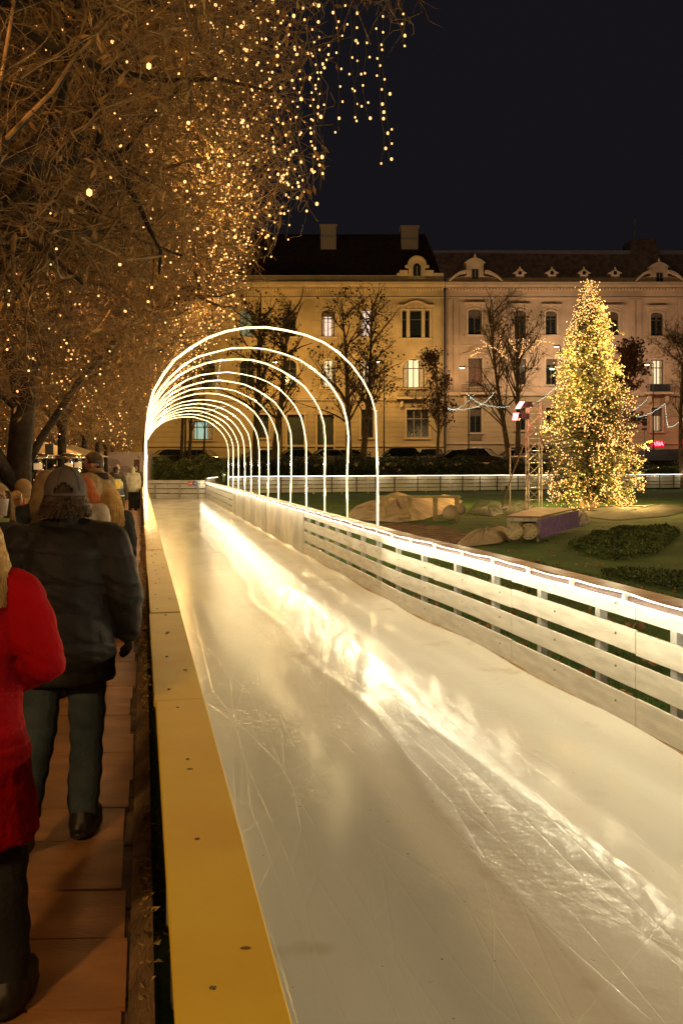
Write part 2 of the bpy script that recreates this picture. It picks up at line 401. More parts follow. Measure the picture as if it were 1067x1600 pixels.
# solid section of upright sheets
r_ = empty('rink_barrier', (*RP.at((sA+sB)/2), 0), 0, 'solid stretch of upright white sheets in the middle of the right barrier', 'barrier')
t = sA+.01; i = 0
sheetm = [mat('sheet_a', (.66, .62, .54), .5, var=.1, scale=2), mat('sheet_b', (.52, .50, .46), .5, var=.1, scale=2)]
while t < sB-.05:
    e = min(t+(1.25 if i == 0 else .92), sB)
    under(MB().sweep(RP.seg(t, e-.015, 3), -.012*(i % 2 == 0)-.003, .02, .0, .88).build('sheet', sheetm[0 if i % 3 else 1], bevel=.003), r_)
    t = e; i += 1
f2 = r_
brown_cap = mat('brown_cap', (.34, .17, .08), .6, var=.2, scale=2, bump=.2, stretch=(1, 4, 1))
lightcap = mat('pale_cap', (.50, .40, .20), .5, var=.15, scale=2)
for r_, a, b_ in ((f1, 0, sA), (f2, sA, sB), (f3, sB, RP.L)):
    t = a
    while t < b_-.05:
        e = min(t+2.05, b_)
        under(MB().sweep(RP.seg(t, e-.006, 4), .045, .24, .895, .92).build('cap_board', brown_cap if t < sA-8 else lightcap, bevel=.003), r_); t = e
    under(MB().sweep(RP.seg(a, b_, 30), -.006, .044, .876, .905).build('top_rail', mat('rail_strip', (.16, .085, .07), .6)), r_)
# rope light on the barrier: two wavy lines
ts = np.arange(0, RP.L, .12)
def along(path, ts, off, z, wob=.004):
    out = []
    for t in ts:
        p = path.at(t); d = path.dir(t); nn = np.array([d[1], -d[0]]); p = p+nn*off
        out.append((p[0], p[1], z+wob*sin(t*3.1)+wob*.7*sin(t*7.7)))
    return out
r_ = empty('rope_light', (*RP.at(8), .9), 0, 'glowing white rope light strung along the top of the right slatted barrier', 'rope light')
under(MB().tube(along(RP, ts, -.016, .868, .003), .0085, 6).build('light_tube', rope_f, smooth=True), r_)
under(MB().tube(along(RP, ts, .022, .913, .006), .007, 6).build('light_tube', rope_f, smooth=True), r_)
for t in np.arange(.5, 30, .78):
    p = RP.at(t); d = RP.dir(t); under(MB().sweep([p-d*.02, p+d*.02], -.028, .03, .85, .921).build('clip', mat('clip_plastic', (.75, .73, .68), .4)), r_)
# end fence and far fence
EP = Path([(-7.25, 48.0), (-9.0, 48.25), (-11.4, 48.4)])
fe = slat_fence('rink_barrier', 'white slatted barrier closing the far end of the ice lane, with red and blue discs', EP, .05, EP.L, [(.82, 1.0), (.56, .78), (.30, .52), (.0, .26)], side=-1, post_step=1.2)
for px, nm_, c in ((297.5, 'sign_disc', (.65, .08, .03)), (305.5, 'sign_disc', (.03, .08, .35))):
    x, y, z = W(px, 755.2, 47.9); mb = MB()
    mb.tube([(x, y, z), (x, y+.03, z)], .135, 20); under(mb.build(nm_, mat('disc_%d' % px, c, .5)), fe)
    # white ring and bar on the disc
    mb = MB(); mb.tube([(x+.085*cos(a), y-.006, z+.085*sin(a)) for a in np.linspace(0, 2*pi, 20, endpoint=False)], .008, 4, closed=True)
    mb.box((x-.06, y-.008, z-.012), (x+.06, y-.001, z+.012)); d_ = mb.build('sign_mark', mat('disc_white', (.8, .8, .8), .5)); under(d_, fe)
FP = Path([(-7.25, 48.0), (-7.45, 51), (-7.3, 53.5), (-5.5, 56.2), (3.3, 60.0), (26.7, 70.0), (36, 73.9)])
ff = slat_fence('rink_barrier', 'long white slatted barrier across the far side of the lawn', FP, .1, FP.L, [(.84, 1.04), (.58, .80), (.32, .54), (.06, .28)], panel=2.05, side=-1, post_step=2.05, top=1.05)
t = 6.
while t < FP.L:
    p = FP.at(t); d = FP.dir(t); mb = MB()
    mb.sweep([p-d*.022, p+d*.022], .02, .065, -.05, 1.1); under(mb.build('post', dark_metal), ff); t += (1.4 if int(t) % 2 else 1.75)
under(MB().sweep(FP.seg(.1, FP.L, 60), -.03, .05, 1.06, 1.09).build('top_rail', white_wood), ff)
for t in list(np.arange(.3, 14, .38))+list(np.arange(14, RP.L, .95)):
    p = RP.at(t); d = RP.dir(t); add_light('rope_glow', (p[0]-d[1]*.26-RP.at(8)[0], p[1]+d[0]*.26-RP.at(8)[1], .81-.9), FENCE_W*(1 if t < 14 else .7), (1, .88, .58), .03, r_)
for t in np.arange(.6, RP.L, 1.1):
    p = RP.at(t); d = RP.dir(t); add_light('rope_glow', (p[0]+d[1]*.55-RP.at(8)[0], p[1]-d[0]*.55-RP.at(8)[1], 1.15-.9), FENCE_W*1.7, (1, .84, .50), .05, r_)
r_ = empty('rope_light', (*FP.at(20), 1.), 0, 'thin bright rope light along the top of the far barrier across the lawn', 'rope light')
under(MB().tube(along(FP, np.arange(.1, FP.L, .5), .075, 1.10, .004), .022, 6).build('light_tube', rope_f, smooth=True), r_)
for t in np.arange(2, FP.L, 2.6):
    p = FP.at(t); d = FP.dir(t); add_light('rope_glow', (p[0]+d[1]*.55-FP.at(20)[0], p[1]-d[0]*.55-FP.at(20)[1], 1.2-1.), 9, (1, .82, .52), .05, r_)

# ================================================================ ARCHES
perp = np.array([.977, .215]); AW = 3.85
archframe = mat('arch_frame', (.55, .53, .48), .4, metal=.5)
def arch(v, k):
    A = np.array([-3.15-.2204*(v-14.5), v]); r = random.Random(k)
    root = empty('light_arch', (A[0]+perp[0]*AW/2, A[1]+perp[1]*AW/2, 0), 0, None, 'arch', 'glowing arches over the ice lane')
    hz = 4.07+r.uniform(-.03, .03)+(.0); zs = 2.35
    def pt(t, rad=0):
        # t 0..1 leg, arc, leg
        if t < .3: return (0-rad*0, -.06+(zs+.06)*t/.3)
        if t > .7: return (AW, zs-(zs+.06)*(t-.7)/.3)
        a = pi*(1-(t-.3)/.4); return (AW/2+(AW/2)*cos(a), zs+(hz-zs)*sin(a)**.93)
    # frame bent from straight pipes
    tt = list(np.linspace(0, .3, 4))+list(np.linspace(.3, .7, 19))[1:]+list(np.linspace(.7, 1, 4))[1:]
    P = [];
    for t in tt:
        a, z = pt(t); a += r.uniform(-.012, .012); P.append((a, z+ (r.uniform(-.012, .012) if .2 < t < .8 else 0)))
    def w3(a, z, off=0): return (A[0]+perp[0]*a+.215*off-root.location[0], A[1]+perp[1]*a-.977*off-root.location[1], z)
    MB().tube([w3(a, z) for a, z in P], .019, 8).build('frame', archframe, root, smooth=True)
    # rope wound round it (starts above the rail)
    Pn = np.array(P); d = np.concatenate([[0], np.cumsum(np.linalg.norm(np.diff(Pn, axis=0), axis=1))])
    s = np.linspace(.92, d[-1]-.62, 140); ph = r.uniform(0, 6)
    a_ = np.interp(s, d, Pn[:, 0]); z_ = np.interp(s, d, Pn[:, 1])
    off = .030
    R = [w3(a+.018*sin(q*1.15+ph), z+.012*cos(q*1.15+ph), off) for a, z, q in zip(a_, z_, s)]
    MB().tube(R, .0085 if v < 18 else .0075+.00008*(v-18), 6).build('light_tube', rope_m, root, smooth=True)
    R = [w3(a-.020*sin(q*.9+ph), z-.016*cos(q*.9+ph), off+.012) for a, z, q in zip(a_, z_, s)]
    MB().tube(R, .004 if v < 18 else .0035, 5).build('light_tube', rope_m, root, smooth=True)
    for s_ in np.linspace(.06, .94, 6):
        q = w3(*pt(s_)[:1], max(1.2, pt(s_)[1]), .09); add_light('rope_glow', q, ARCH_W, (1, .76, .36), .04, root)
    for a in (0, AW):
        MB().cbox((w3(a, 0)[0], w3(a, 0)[1], -.045), (.14, .14, .03)).build('foot_plate', steel, root)
    return root
ORD = ['nearest of the glowing arches over the ice lane', 'second glowing arch from the camera over the ice', 'third glowing arch from the camera', 'fourth glowing arch from the camera', 'fifth glowing arch from the camera', 'sixth glowing arch from the camera', 'seventh glowing arch, middle of the tunnel', 'eighth glowing arch from the camera', 'ninth glowing arch, fifth from the far end', 'tenth glowing arch, fourth from the far end', 'eleventh glowing arch, third from the far end', 'next to last glowing arch over the ice', 'farthest of the glowing arches over the ice lane']
for k in range(13):
    a_ = arch(14.5+2.25*k, k); a_['label'] = ORD[k]
# ================================================================ BUILDINGS (facade plane at Y=93)
FY = 93.0; KB = FY/F
def bx(px): return (px-CX)*KB
def bz(py): return EYE+(HZ-py)*KB
plA = mat('plaster_ochre', (.52, .37, .19), .85, var=.17, scale=.35, bump=.15, bscale=6)
plB = mat('plaster_pink', (.52, .36, .26), .85, var=.17, scale=.35, bump=.15, bscale=6)
plC = mat('plaster_gold', (.52, .35, .13), .85, var=.10, scale=.35, bump=.15, bscale=6)
trimA = mat('trim_ochre', (.58, .43, .25), .8, var=.08, scale=1)
trimB = mat('trim_pink', (.58, .42, .31), .8, var=.08, scale=1)
def grooved(name, col):
    m = mat(name, col, .85, var=.1, scale=.4)
    n = m.node_tree.nodes; L = m.node_tree.links; b = n['Principled BSDF']
    tc = n.new('ShaderNodeTexCoord'); sx = n.new('ShaderNodeSeparateXYZ'); L.new(tc.outputs['Object'], sx.inputs[0])
    a = n.new('ShaderNodeMath'); a.operation = 'MULTIPLY'; a.inputs[1].default_value = 1/.52; L.new(sx.outputs['Z'], a.inputs[0])
    f = n.new('ShaderNodeMath'); f.operation = 'FRACT'; L.new(a.outputs[0], f.inputs[0])
    g = n.new('ShaderNodeMath'); g.operation = 'GREATER_THAN'; g.inputs[1].default_value = .12; L.new(f.outputs[0], g.inputs[0])
    bp = n.new('ShaderNodeBump'); bp.inputs['Distance'].default_value = .08; bp.inputs['Strength'].default_value = 1
    L.new(g.outputs[0], bp.inputs['Height']); L.new(bp.outputs[0], b.inputs['Normal']); return m
rusA = grooved('rusticated_ochre', (.47, .34, .18)); rusB = grooved('rusticated_pink', (.46, .33, .21)); rusC = grooved('rusticated_gold', (.48, .33, .12))
roofdark = mat('roof_tiles', (.085, .045, .03), .8, var=.2, scale=2, bump=.5, bscale=30)
roofslate = mat('roof_slate', (.34, .24, .22), .7, var=.2, scale=2, bump=.4, bscale=30)
zinc = mat('zinc_strip', (.40, .37, .55), .5, var=.1)
framem = mat('window_frame', (.10, .075, .05), .6); framew = mat('pale_window_frame', (.35, .27, .18), .6)
blindm = mat('roller_blind', (.13, .09, .07), .7, var=.1); doorm = mat('green_door', (.045, .05, .025), .5, var=.2, scale=3)
lit = {'pink': emat('lit_curtain', (.95, .74, .62), .85), 'cream': emat('lit_room', (1, .82, .50), .8), 'teal': emat('lit_teal', (.45, .72, .62), .55), 'amber': emat('lit_amber', (.80, .62, .34), .45), 'dimteal': emat('lit_dimteal', (.30, .34, .20), .35), 'orange': emat('lit_orange', (.9, .5, .25), .5)}
brownblind = mat('brown_shutter', (.20, .10, .07), .7, var=.15, scale=3)
def wall_with_holes(name, x0, x1, z0, z1, holes, m, parent, depth=.38, y=FY):
    hs = [h for h in holes if h[0] > x0 and h[1] < x1 and h[2] > z0 and h[3] < z1]
    xs = sorted(set([x0, x1]+[h[0] for h in hs]+[h[1] for h in hs])); zs = sorted(set([z0, z1]+[h[2] for h in hs]+[h[3] for h in hs]))
    mb = MB()
    for i in range(len(xs)-1):
        for j in range(len(zs)-1):
            cx, cz = (xs[i]+xs[i+1])/2, (zs[j]+zs[j+1])/2
            if any(h[0] < cx < h[1] and h[2] < cz < h[3] for h in hs): continue
            mb.add([(xs[i], y, zs[j]), (xs[i+1], y, zs[j]), (xs[i+1], y, zs[j+1]), (xs[i], y, zs[j+1])], [(0, 1, 2, 3)])
    for a, b_, c, d in hs:
        D = y+depth
        mb.add([(a,y,c),(b_,y,c),(b_,y,d),(a,y,d),(a,D,c),(b_,D,c),(b_,D,d),(a,D,d)], [(0,4,5,1),(1,5,6,2),(2,6,7,3),(3,7,4,0)])
    mb.add([(x0, y, z0), (x0, y+12, z0), (x0, y+12, z1), (x0, y, z1)], [(0, 1, 2, 3)])
    mb.add([(x1, y, z0), (x1, y+12, z0), (x1, y+12, z1), (x1, y, z1)], [(3, 2, 1, 0)])
    me = bpy.data.meshes.new(name); me.from_pydata(mb.v, [], mb.f); me.materials.append(m)
    o = bpy.data.objects.new(name, me); COL.objects.link(o); o.parent = parent; return o
def window(parent, a, b_, c, d, wallm, trim, arch=0, look='dark', blind=0., surround=True, mull=1, fr=None, panes=True, ped=None):
    fr = fr or framem; y = FY; r = MB(); t = .09; Y0 = y+.24; Y1 = y+.32
    wf = MB()
    wf.box((a, Y0, c), (a+t, Y1, d)); wf.box((b_-t, Y0, c), (b_, Y1, d)); wf.box((a+t, Y0, c), (b_-t, Y1, c+t)); wf.box((a+t, Y0, d-t), (b_-t, Y1, d))
    for k in range(mull): x = a+(b_-a)*(k+1)/(mull+1); wf.box((x-.045, Y0+.002, c+t), (x+.045, Y1, d-t))
    tz = c+(d-c)*.68; wf.box((a+t, Y0-.004, tz-.045), (b_-t, Y1, tz+.045))
    fo = wf.build('window', fr, parent)
    gm = glass_dark if look == 'dark' else (brownblind if look == 'shutter' else lit[look])
    MB().add([(a+.02, y+.30, c+.02), (b_-.02, y+.30, c+.02), (b_-.02, y+.30, d-.02), (a+.02, y+.30, d-.02)], [(0, 1, 2, 3)]).build('pane', gm, fo)
    if blind: MB().box((a+.03, y+.26, d-(d-c)*blind), (b_-.03, y+.275, d-.03)).build('blind', blindm, fo)
    if look in ('pink', 'amber', 'cream', 'teal'):
        mbc = MB()
        for s_ in (0, 1):
            x0 = a+.06 if s_ == 0 else b_-.06-(b_-a)*.22
            for q in range(3): xx = x0+(b_-a)*.22*q/3; mbc.box((xx, y+.285+.004*(q % 2), c+.05), (xx+(b_-a)*.22/3-.01, y+.292, d-.1))
        mbc.build('curtain', mat('curtain', (.55, .45, .32), .9), fo)
    if surround:
        s = .16
        sm = MB()
        if not arch: sm.box((a-s, y-.07, d), (b_+s, y+.02, d+s))
        sm.box((a-s, y-.06, c), (a, y+.02, d)); sm.box((b_, y-.06, c), (b_+s, y+.02, d)); sm.box((a-s-.1, y-.16, c-.16), (b_+s+.1, y+.02, c))
        sm.build('window_surround', trim, fo)
    if arch:
        # spandrels filling the corners under a curved head
        cx = (a+b_)/2; hw = (b_-a)/2; n_ = 12; V = []
        arcp = [(cx+hw*cos(t_), d-arch+arch*sin(t_)) for t_ in np.linspace(0, pi, n_+1)]
        mb = MB(); half = n_//2
        mb.prism(arcp[:half+1]+[(cx, d+.002), (b_, d+.002)], y+.0, y+.26); mb.prism(arcp[half:]+[(a, d+.002), (cx, d+.002)], y+.0, y+.26)
        mb.build('arch_infill', wallm, fo)
        mb = MB(); s = .17
        out = [(cx+(hw+s)*cos(t_), d-arch+(arch+s)*sin(t_)) for t_ in np.linspace(0, pi, n_+1)]
        for i in range(n_):
            mb.hexa([(arcp[i][0], y-.07, arcp[i][1]), (arcp[i+1][0], y-.07, arcp[i+1][1]), (arcp[i+1][0], y+.0, arcp[i+1][1]), (arcp[i][0], y+.0, arcp[i][1]),
                     (out[i][0], y-.07, out[i][1]), (out[i+1][0], y-.07, out[i+1][1]), (out[i+1][0], y+.0, out[i+1][1]), (out[i][0], y+.0, out[i][1])])
        mb.build('arch_moulding', trim, fo)
    if ped:
        cx = (a+b_)/2; z = d+.55; hw = (b_-a)/2+.45; mb = MB()
        if ped == 'flat': mb.box((cx-hw, y-.28, z), (cx+hw, y+.01, z+.14))
        if ped == 'tri':
            mb.prism([(cx-hw-.2, z-.1), (cx-hw*.45, z+.12), (cx, z+.75), (cx, z+.55), (cx-hw*.45, z-.05), (cx-hw-.2, z-.26)], y-.3, y+.01)
            mb.prism([(cx+hw+.2, z-.1), (cx+hw*.45, z+.12), (cx, z+.75), (cx, z+.55), (cx+hw*.45, z-.05), (cx+hw+.2, z-.26)][::-1], y-.3, y+.01)
        if ped == 'wave':
            pts = [(cx+hw*q, z+.45*max(0, cos(q*pi/1.3))) for q in np.linspace(-1, 1, 13)]
            mb.prism(pts+[(x, zz-.14) for x, zz in pts[::-1]], y-.28, y+.01)
        # carved relief below the pediment
        for q in np.linspace(-.7, .7, 5): mb.ball((cx+hw*q, y-.01, d+.35+.12*cos(q*4)), (.16, .05, .09), 8, 4)
        mb.build('pediment', trim, fo)
    return fo
def rect(px0, px1, py0, py1): return (bx(px0), bx(px1), bz(py1), bz(py0))
def balcony(parent, px0, px1, py0, py1, trim, solid=False):
    x0, x1, z0, z1 = bx(px0), bx(px1), bz(py1), bz(py0); y = FY
    mb = MB(); mb.box((x0-.1, y-.95, z0-.22), (x1+.1, y+.0, z0))
    for x in (x0+.3, x1-.6): mb.prism([(x, z0-.22), (x+.3, z0-.22), (x+.3, z0-.9), (x, z0-1.1)], y-.5, y)
    o = mb.build('balcony', trim, parent)
    mb = MB(); mb.box((x0, y-.9, z1-.06), (x1, y-.84, z1)); mb.box((x0, y-.9, z0+.05), (x1, y-.85, z0+.1))
    if solid: mb.box((x0+.3, y-.86, z0+.11), (x1-.3, y-.85, z1-.07))
    for x in np.arange(x0, x1+.01, .16): mb.box((x-.015, y-.885, z0+.1), (x+.015, y-.86, z1-.06))
    mb.build('railing', dark_metal, o); return o
def bands(parent, x0, x1, zs, trim, dent=None):
    y = FY
    for z, h, p in zs: MB().box((x0, y-p, z), (x1, y+.002, z+h)).build('moulding', trim, parent)
    if dent:
        d0 = MB().box((0, -.28, 0), (.2, .001, .22)).build('dentil', trim, parent)
        for i, x in enumerate(np.linspace(x0+.3, x1-.4, 96)):
            d_ = d0 if i == 0 else d0.copy()
            if i: COL.objects.link(d_)
            d_.location = (x, y, dent)
ZS = 1.70
# ---------------- building A
A0, A1 = bx(232), bx(693)
A = empty('townhouse', (bx(460), FY, ZS), 0, 'ochre palace with dark tiled roof and two white chimneys, behind the glowing arches', 'building')
class Rel:  # children are built in world coordinates: shift them under their root
    pass
def adopt(root):
    """children built in world coordinates: keep them there under the moved root"""
    for o in list(bpy.data.objects):
        if o.parent == root: o.matrix_parent_inverse = Matrix.Translation(root.location).inverted()
wA = []; pitch = [325, 385, 452, 512.5, 572.5]
for i, p in enumerate(pitch):
    wA.append((rect(p-10.5, p+10.5, 484, 526), dict(arch=.35, look=['dark', 'dimteal', 'dark', 'pink', 'pink'][i], blind=.25 if i in (2, 3, 0) else 0, ped=None)))
    wA.append((rect(p-10.5, p+11.5, 562, 606), dict(arch=.68, look=['dark', 'dark', 'dark', 'cream', 'cream'][i], surround=True)))
wA.append((rect(628, 671, 485, 528), dict(mull=0, look='dark', ped='wave')))
wA.append((rect(629, 663, 561, 606), dict(arch=1.05, look='cream', mull=3)))
wA += [(rect(564, 583, 640, 684), dict(look='dark')), (rect(635, 670, 640, 684), dict(look='dark', mull=2, fr=framew)), (rect(295, 333, 658, 687), dict(look='teal', mull=2)), (rect(400, 420, 648, 684), dict(look='dark'))]
doors = [rect(449, 475, 648, 725), rect(496, 521, 648, 725)]
base = [rect(p-7, p+7, 706, 717) for p in (312, 572, 650, 412)]
wA += [(r, dict(look='dark' if i != 1 else 'cream', surround=False, mull=0)) for i, r in enumerate(base)]
allA = [q[0] for q in wA]+doors
zb, zt = bz(624.5), bz(445)
wall_with_holes('ground_floor_wall', A0, A1, ZS-.4, zb, allA, rusA, A)
wall_with_holes('upper_wall', A0, A1, zb, zt, allA, plA, A)
for r, kw in wA: window(A, *r, (rusA if r[3] < zb else plA), trimA, **kw)
for r in doors:
    a, b_, c, d = r; mb = MB(); mb.box((a, FY+.25, c), (b_, FY+.32, d))
    for s_ in (0, 1):
        for z0, z1 in ((.08, .35), (.4, .75)):
            xa = a+(b_-a)*(.08+.47*s_); mb.box((xa, FY+.22, c+(d-c)*z0), (xa+(b_-a)*.37, FY+.251, c+(d-c)*z1))
    o = mb.build('door', doorm, A); mb = MB(); s = .2
    mb.box((a-s, FY-.08, c), (a, FY+.02, d)); mb.box((b_, FY-.08, c), (b_+s, FY+.02, d)); mb.box((a-s-.1, FY-.16, d), (b_+s+.1, FY+.02, d+.25)); mb.build('door_surround', trimA, o)
# columns of the triple window
for px in (637.5, 661): MB().box((bx(px-2.6), FY-.05, bz(528)), (bx(px+2.6), FY+.25, bz(485))).build('pilaster', trimA, A)
balcony(A, 620, 673, 606, 621, trimA)
bands(A, A0, A1, [(bz(626), .22, .18), (bz(622), .10, .1), (bz(698), .2, .12), (bz(466), .12, .08)], trimA)
bands(A, A0-.1, A1+.1, [(bz(446.5), .32, .55), (bz(449.5), .2, .3)], trimA, dent=bz(453.5))
# quoins and pilaster strips
for px0, px1 in ((676, 690), (600, 604), (430, 434)): MB().box((bx(px0), FY-.07, bz(622)), (bx(px1), FY+.002, bz(466))).build('pilaster', plA, A)
mb = MB()
mb.box((A0, FY-.1, bz(443.3)), (bx(620), FY+.3, bz(430.5))); mb.box((bx(620), FY-.13, bz(443.3)), (bx(A1/KB+CX)-.0, FY+.3, bz(427)))
for px in (477, 560): mb.box((bx(px)-.06, FY-.12, bz(443.3)), (bx(px), FY-.1, bz(430.5)))
mb.build('parapet', trimA, A)
def dormer(parent, cx, w_, z0, z1, trim, wz, ww, arch=True, pinnacle=False):
    mb = MB(); hw = w_/2
    if arch: pts = [(cx-hw, z0)]+[(cx-hw*cos(t_), z1-hw+hw*sin(t_)) for t_ in np.linspace(0, pi, 13)]+[(cx+hw, z0)]
    else: pts = [(cx-hw, z0), (cx-hw, z1-.6), (cx-hw*1.25, z1-.6), (cx-hw*.75, z1-.25), (cx, z1), (cx+hw*.75, z1-.25), (cx+hw*1.25, z1-.6), (cx+hw, z1-.6), (cx+hw, z0)]
    mb.prism(pts[::-1], FY-.2, FY+2.4)
    o = mb.build('dormer', trim, parent)
    mb = MB()
    if arch:
        for i in range(12):
            t0, t1 = pi*i/12, pi*(i+1)/12; R1, R0 = hw+.14, hw-.08
            P = lambda t_, R_, y_: (cx-R_*cos(t_), y_, z1-hw+R_*sin(t_))
            mb.hexa([P(t0, R0, FY-.34), P(t1, R0, FY-.34), P(t1, R0, FY-.2), P(t0, R0, FY-.2), P(t0, R1, FY-.34), P(t1, R1, FY-.34), P(t1, R1, FY-.2), P(t0, R1, FY-.2)])
        for s_ in (-1, 1): mb.box((cx+s_*(hw+.16)-.22, FY-.36, z1-hw-.28), (cx+s_*(hw+.16)+.22, FY-.2, z1-hw))
    mb.box((cx-hw-.1, FY-.3, z0), (cx+hw+.1, FY-.2, z0+.14))
    if pinnacle: mb.ball((cx, FY-.1, z1+.12), (.12, .12, .28), 8, 6)
    mb.build('moulding', trim, o)
    za, zc = wz; mb = MB(); mb.box((cx-ww/2, FY-.23, za), (cx+ww/2, FY-.202, zc))
    if arch: mb.prism([(cx+ww/2*cos(t_), zc+ww/2*sin(t_)) for t_ in np.linspace(0, pi, 9)], FY-.23, FY-.202)
    wn = mb.build('window', glass_dark, o)
    mb = MB(); mb.box((cx-.03, FY-.25, za), (cx+.03, FY-.231, zc+.1)); mb.box((cx-ww/2-.07, FY-.25, za-.08), (cx+ww/2+.07, FY-.22, za)); mb.box((cx-ww/2-.07, FY-.25, za), (cx-ww/2, FY-.22, zc)); mb.box((cx+ww/2, FY-.25, za), (cx+ww/2+.07, FY-.22, zc)); mb.build('frame', framew, wn)
    return o
dormer(A, bx(651), 1.7, bz(437), bz(402.5), trimA, (bz(432), bz(418)), .75)
for s_, x0 in ((-1, 624), (1, 664)): MB().box((bx(x0), FY-.16, bz(430)), (bx(x0+13), FY+.2, bz(422.5))).build('dormer_wing', trimA, A)
# roof: steep dark, hipped at its right end
yr = FY+6; zr = bz(366)*(yr/FY)-EYE*(yr/FY-1)
def persp(px, py, y): return ((px-CX)*y/F, y, EYE+(HZ-py)*y/F)
mb = MB()
mb.add([(A0, FY+.3, bz(431)), (A1-.1, FY+.3, bz(431)), persp(664, 366, FY+7), (A0, FY+7, persp(300, 366, FY+7)[2]), (A1-.1, FY+14, bz(431)), (A0, FY+14, bz(431))], [(0, 1, 2, 3), (1, 4, 2), (2, 4, 5, 3), (0, 3, 5)])
rf = mb.build('roof', roofdark, A)
chim = mat('chimney_plaster', (.62, .50, .44), .8, var=.08)
for px0, px1, pt, pb in ((501, 525, 352, 371), (627, 653, 354, 374)):
    y = FY+4.5; a = persp(px0, pt, y); c = persp(px1, pb, y)
    MB().box((a[0], y, c[2]-1.5), (c[0], y+1.3, a[2]-.02)).build('chimney', chim, rf)
    MB().box((a[0]-.15, y-.15, a[2]-.12), (c[0]+.15, y+1.45, a[2]+.1)).build('chimney_cap', chim, rf)
    MB().box((a[0]-.05, y-.06, c[2]), (c[0]+.05, y+1.36, c[2]+.2)).build('chimney_flashing', zinc, rf)
MB().tube([(bx(694.8), FY-.25, ZS), (bx(694.8), FY-.25, bz(455))], .10, 8).build('downpipe', mat('downpipe', (.06, .065, .10), .4, metal=.3), A)
adopt(A)
# ---------------- building B
B0, B1 = bx(697), bx(1180)
B = empty('townhouse', (bx(900), FY, ZS), 0, 'pinkish palace with grey mansard roof, small round dormers and corner tower, behind the lit fir', 'building')
wB = []
top = [(731, 752, 483, 523, 'dark'), (803.5, 821, 485, 530, 'dark'), (852, 869.5, 486, 523, 'dark'), (948, 966, 487, 524, 'dark'), (1016, 1035.5, 488, 525, 'dark'), (1094, 1113, 489, 526, 'dark')]
mid = [(731, 753, 560, 604, 'shutter'), (806, 821, 561, 601, 'dark'), (852.5, 870, 561, 601, 'dark'), (948, 966, 562, 602, 'dark'), (1016, 1036, 562, 601, 'cream'), (1094, 1113, 562, 601, 'dark')]
low = [(733.5, 752, 637, 676, 'dark'), (806, 821, 637, 672, 'dark'), (852.5, 869, 637, 672, 'dark'), (948, 966, 637, 674, 'dark'), (1017, 1034, 637, 674, 'amber'), (1094, 1112, 637, 674, 'amber')]
for i, (a, b_, c, d, l) in enumerate(top): wB.append((rect(a, b_, c, d), dict(look=l, arch=.28, blind=.28 if i in (0, 3) else .2, ped='flat')))
for i, (a, b_, c, d, l) in enumerate(mid): wB.append((rect(a, b_, c, d), dict(look=l, blind=.22 if i != 4 else 0, ped='tri' if i in (0, 4) else None)))
for i, (a, b_, c, d, l) in enumerate(low): wB.append((rect(a, b_, c, d), dict(look=l, blind=.3)))
allB = [q[0] for q in wB]; zb, zt = bz(617), bz(449)
wall_with_holes('ground_floor_wall', B0, B1, ZS-.4, zb, allB, rusB, B)
wall_with_holes('upper_wall', B0, B1, zb, zt, allB, plB, B)
for r, kw in wB: window(B, *r, (rusB if r[3] < zb else plB), trimB, **kw)
balcony(B, 719, 771, 602, 614, trimB); balcony(B, 1006, 1046, 601, 613.5, trimB, solid=True); balcony(B, 1084, 1124, 601, 613.5, trimB)
bands(B, B0, B1, [(bz(618.5), .28, .2), (bz(614.5), .1, .1), (bz(694), .2, .12), (bz(466), .1, .08), (bz(541), .12, .08)], trimB)
bands(B, B0-.1, B1, [(bz(447), .34, .55), (bz(449.5), .16, .3)], trimB, dent=bz(453.8))
for px0, px1 in ((699, 706), (709, 716), (783, 791), (984, 991), (994, 1001), (1058, 1066)): MB().box((bx(px0), FY-.09, bz(614)), (bx(px1), FY+.002, bz(467))).build('pilaster', plB, B)
# small window grille and christmas lights sitting in the ground-floor window
MB().box((bx(734), FY-.08, bz(688)), (bx(752), FY-.02, bz(679))).build('cellar_grille', mat('grille', (.2, .14, .09), .7, bump=.8, bscale=30), B)
MB().box((B0, FY-.1, bz(443.5)), (B1, FY+.3, bz(434))).build('parapet', trimB, B)
for px0, px1 in ((699, 785), (989, 1067)):
    cx = bx((px0+px1)/2); hw = (bx(px1)-bx(px0))/2; mb = MB(); zc = bz(445)
    for s_ in (-1, 1):
        o_ = []; i_ = []
        for t_ in np.linspace(.0, 1, 9):
            x = cx+s_*hw*(1-.66*t_); z = zc+1.55*sin(t_*pi/2)**.9*.75; o_.append((x, z+.28)); i_.append((x, z))
        poly = o_+i_[::-1]; mb.prism(poly if s_ > 0 else poly[::-1], FY-.5, FY+.2)
    mb.build('broken_pediment', trimB, B)
    mb = MB()
    for q in np.linspace(-.72, .72, 12): mb.ball((cx+hw*q, FY-.12, zc+.45+.5*(1-abs(q))), (.28, .1, .16), 8, 4)
    mb.build('relief', trimB, B)
dormer(B, bx(741.5), 1.75, bz(445), bz(402), trimB, (bz(436), bz(421.5)), .62, arch=False, pinnacle=True)
dormer(B, bx(1028.5), 1.75, bz(445), bz(409), trimB, (bz(441), bz(427)), .62, arch=False, pinnacle=True)
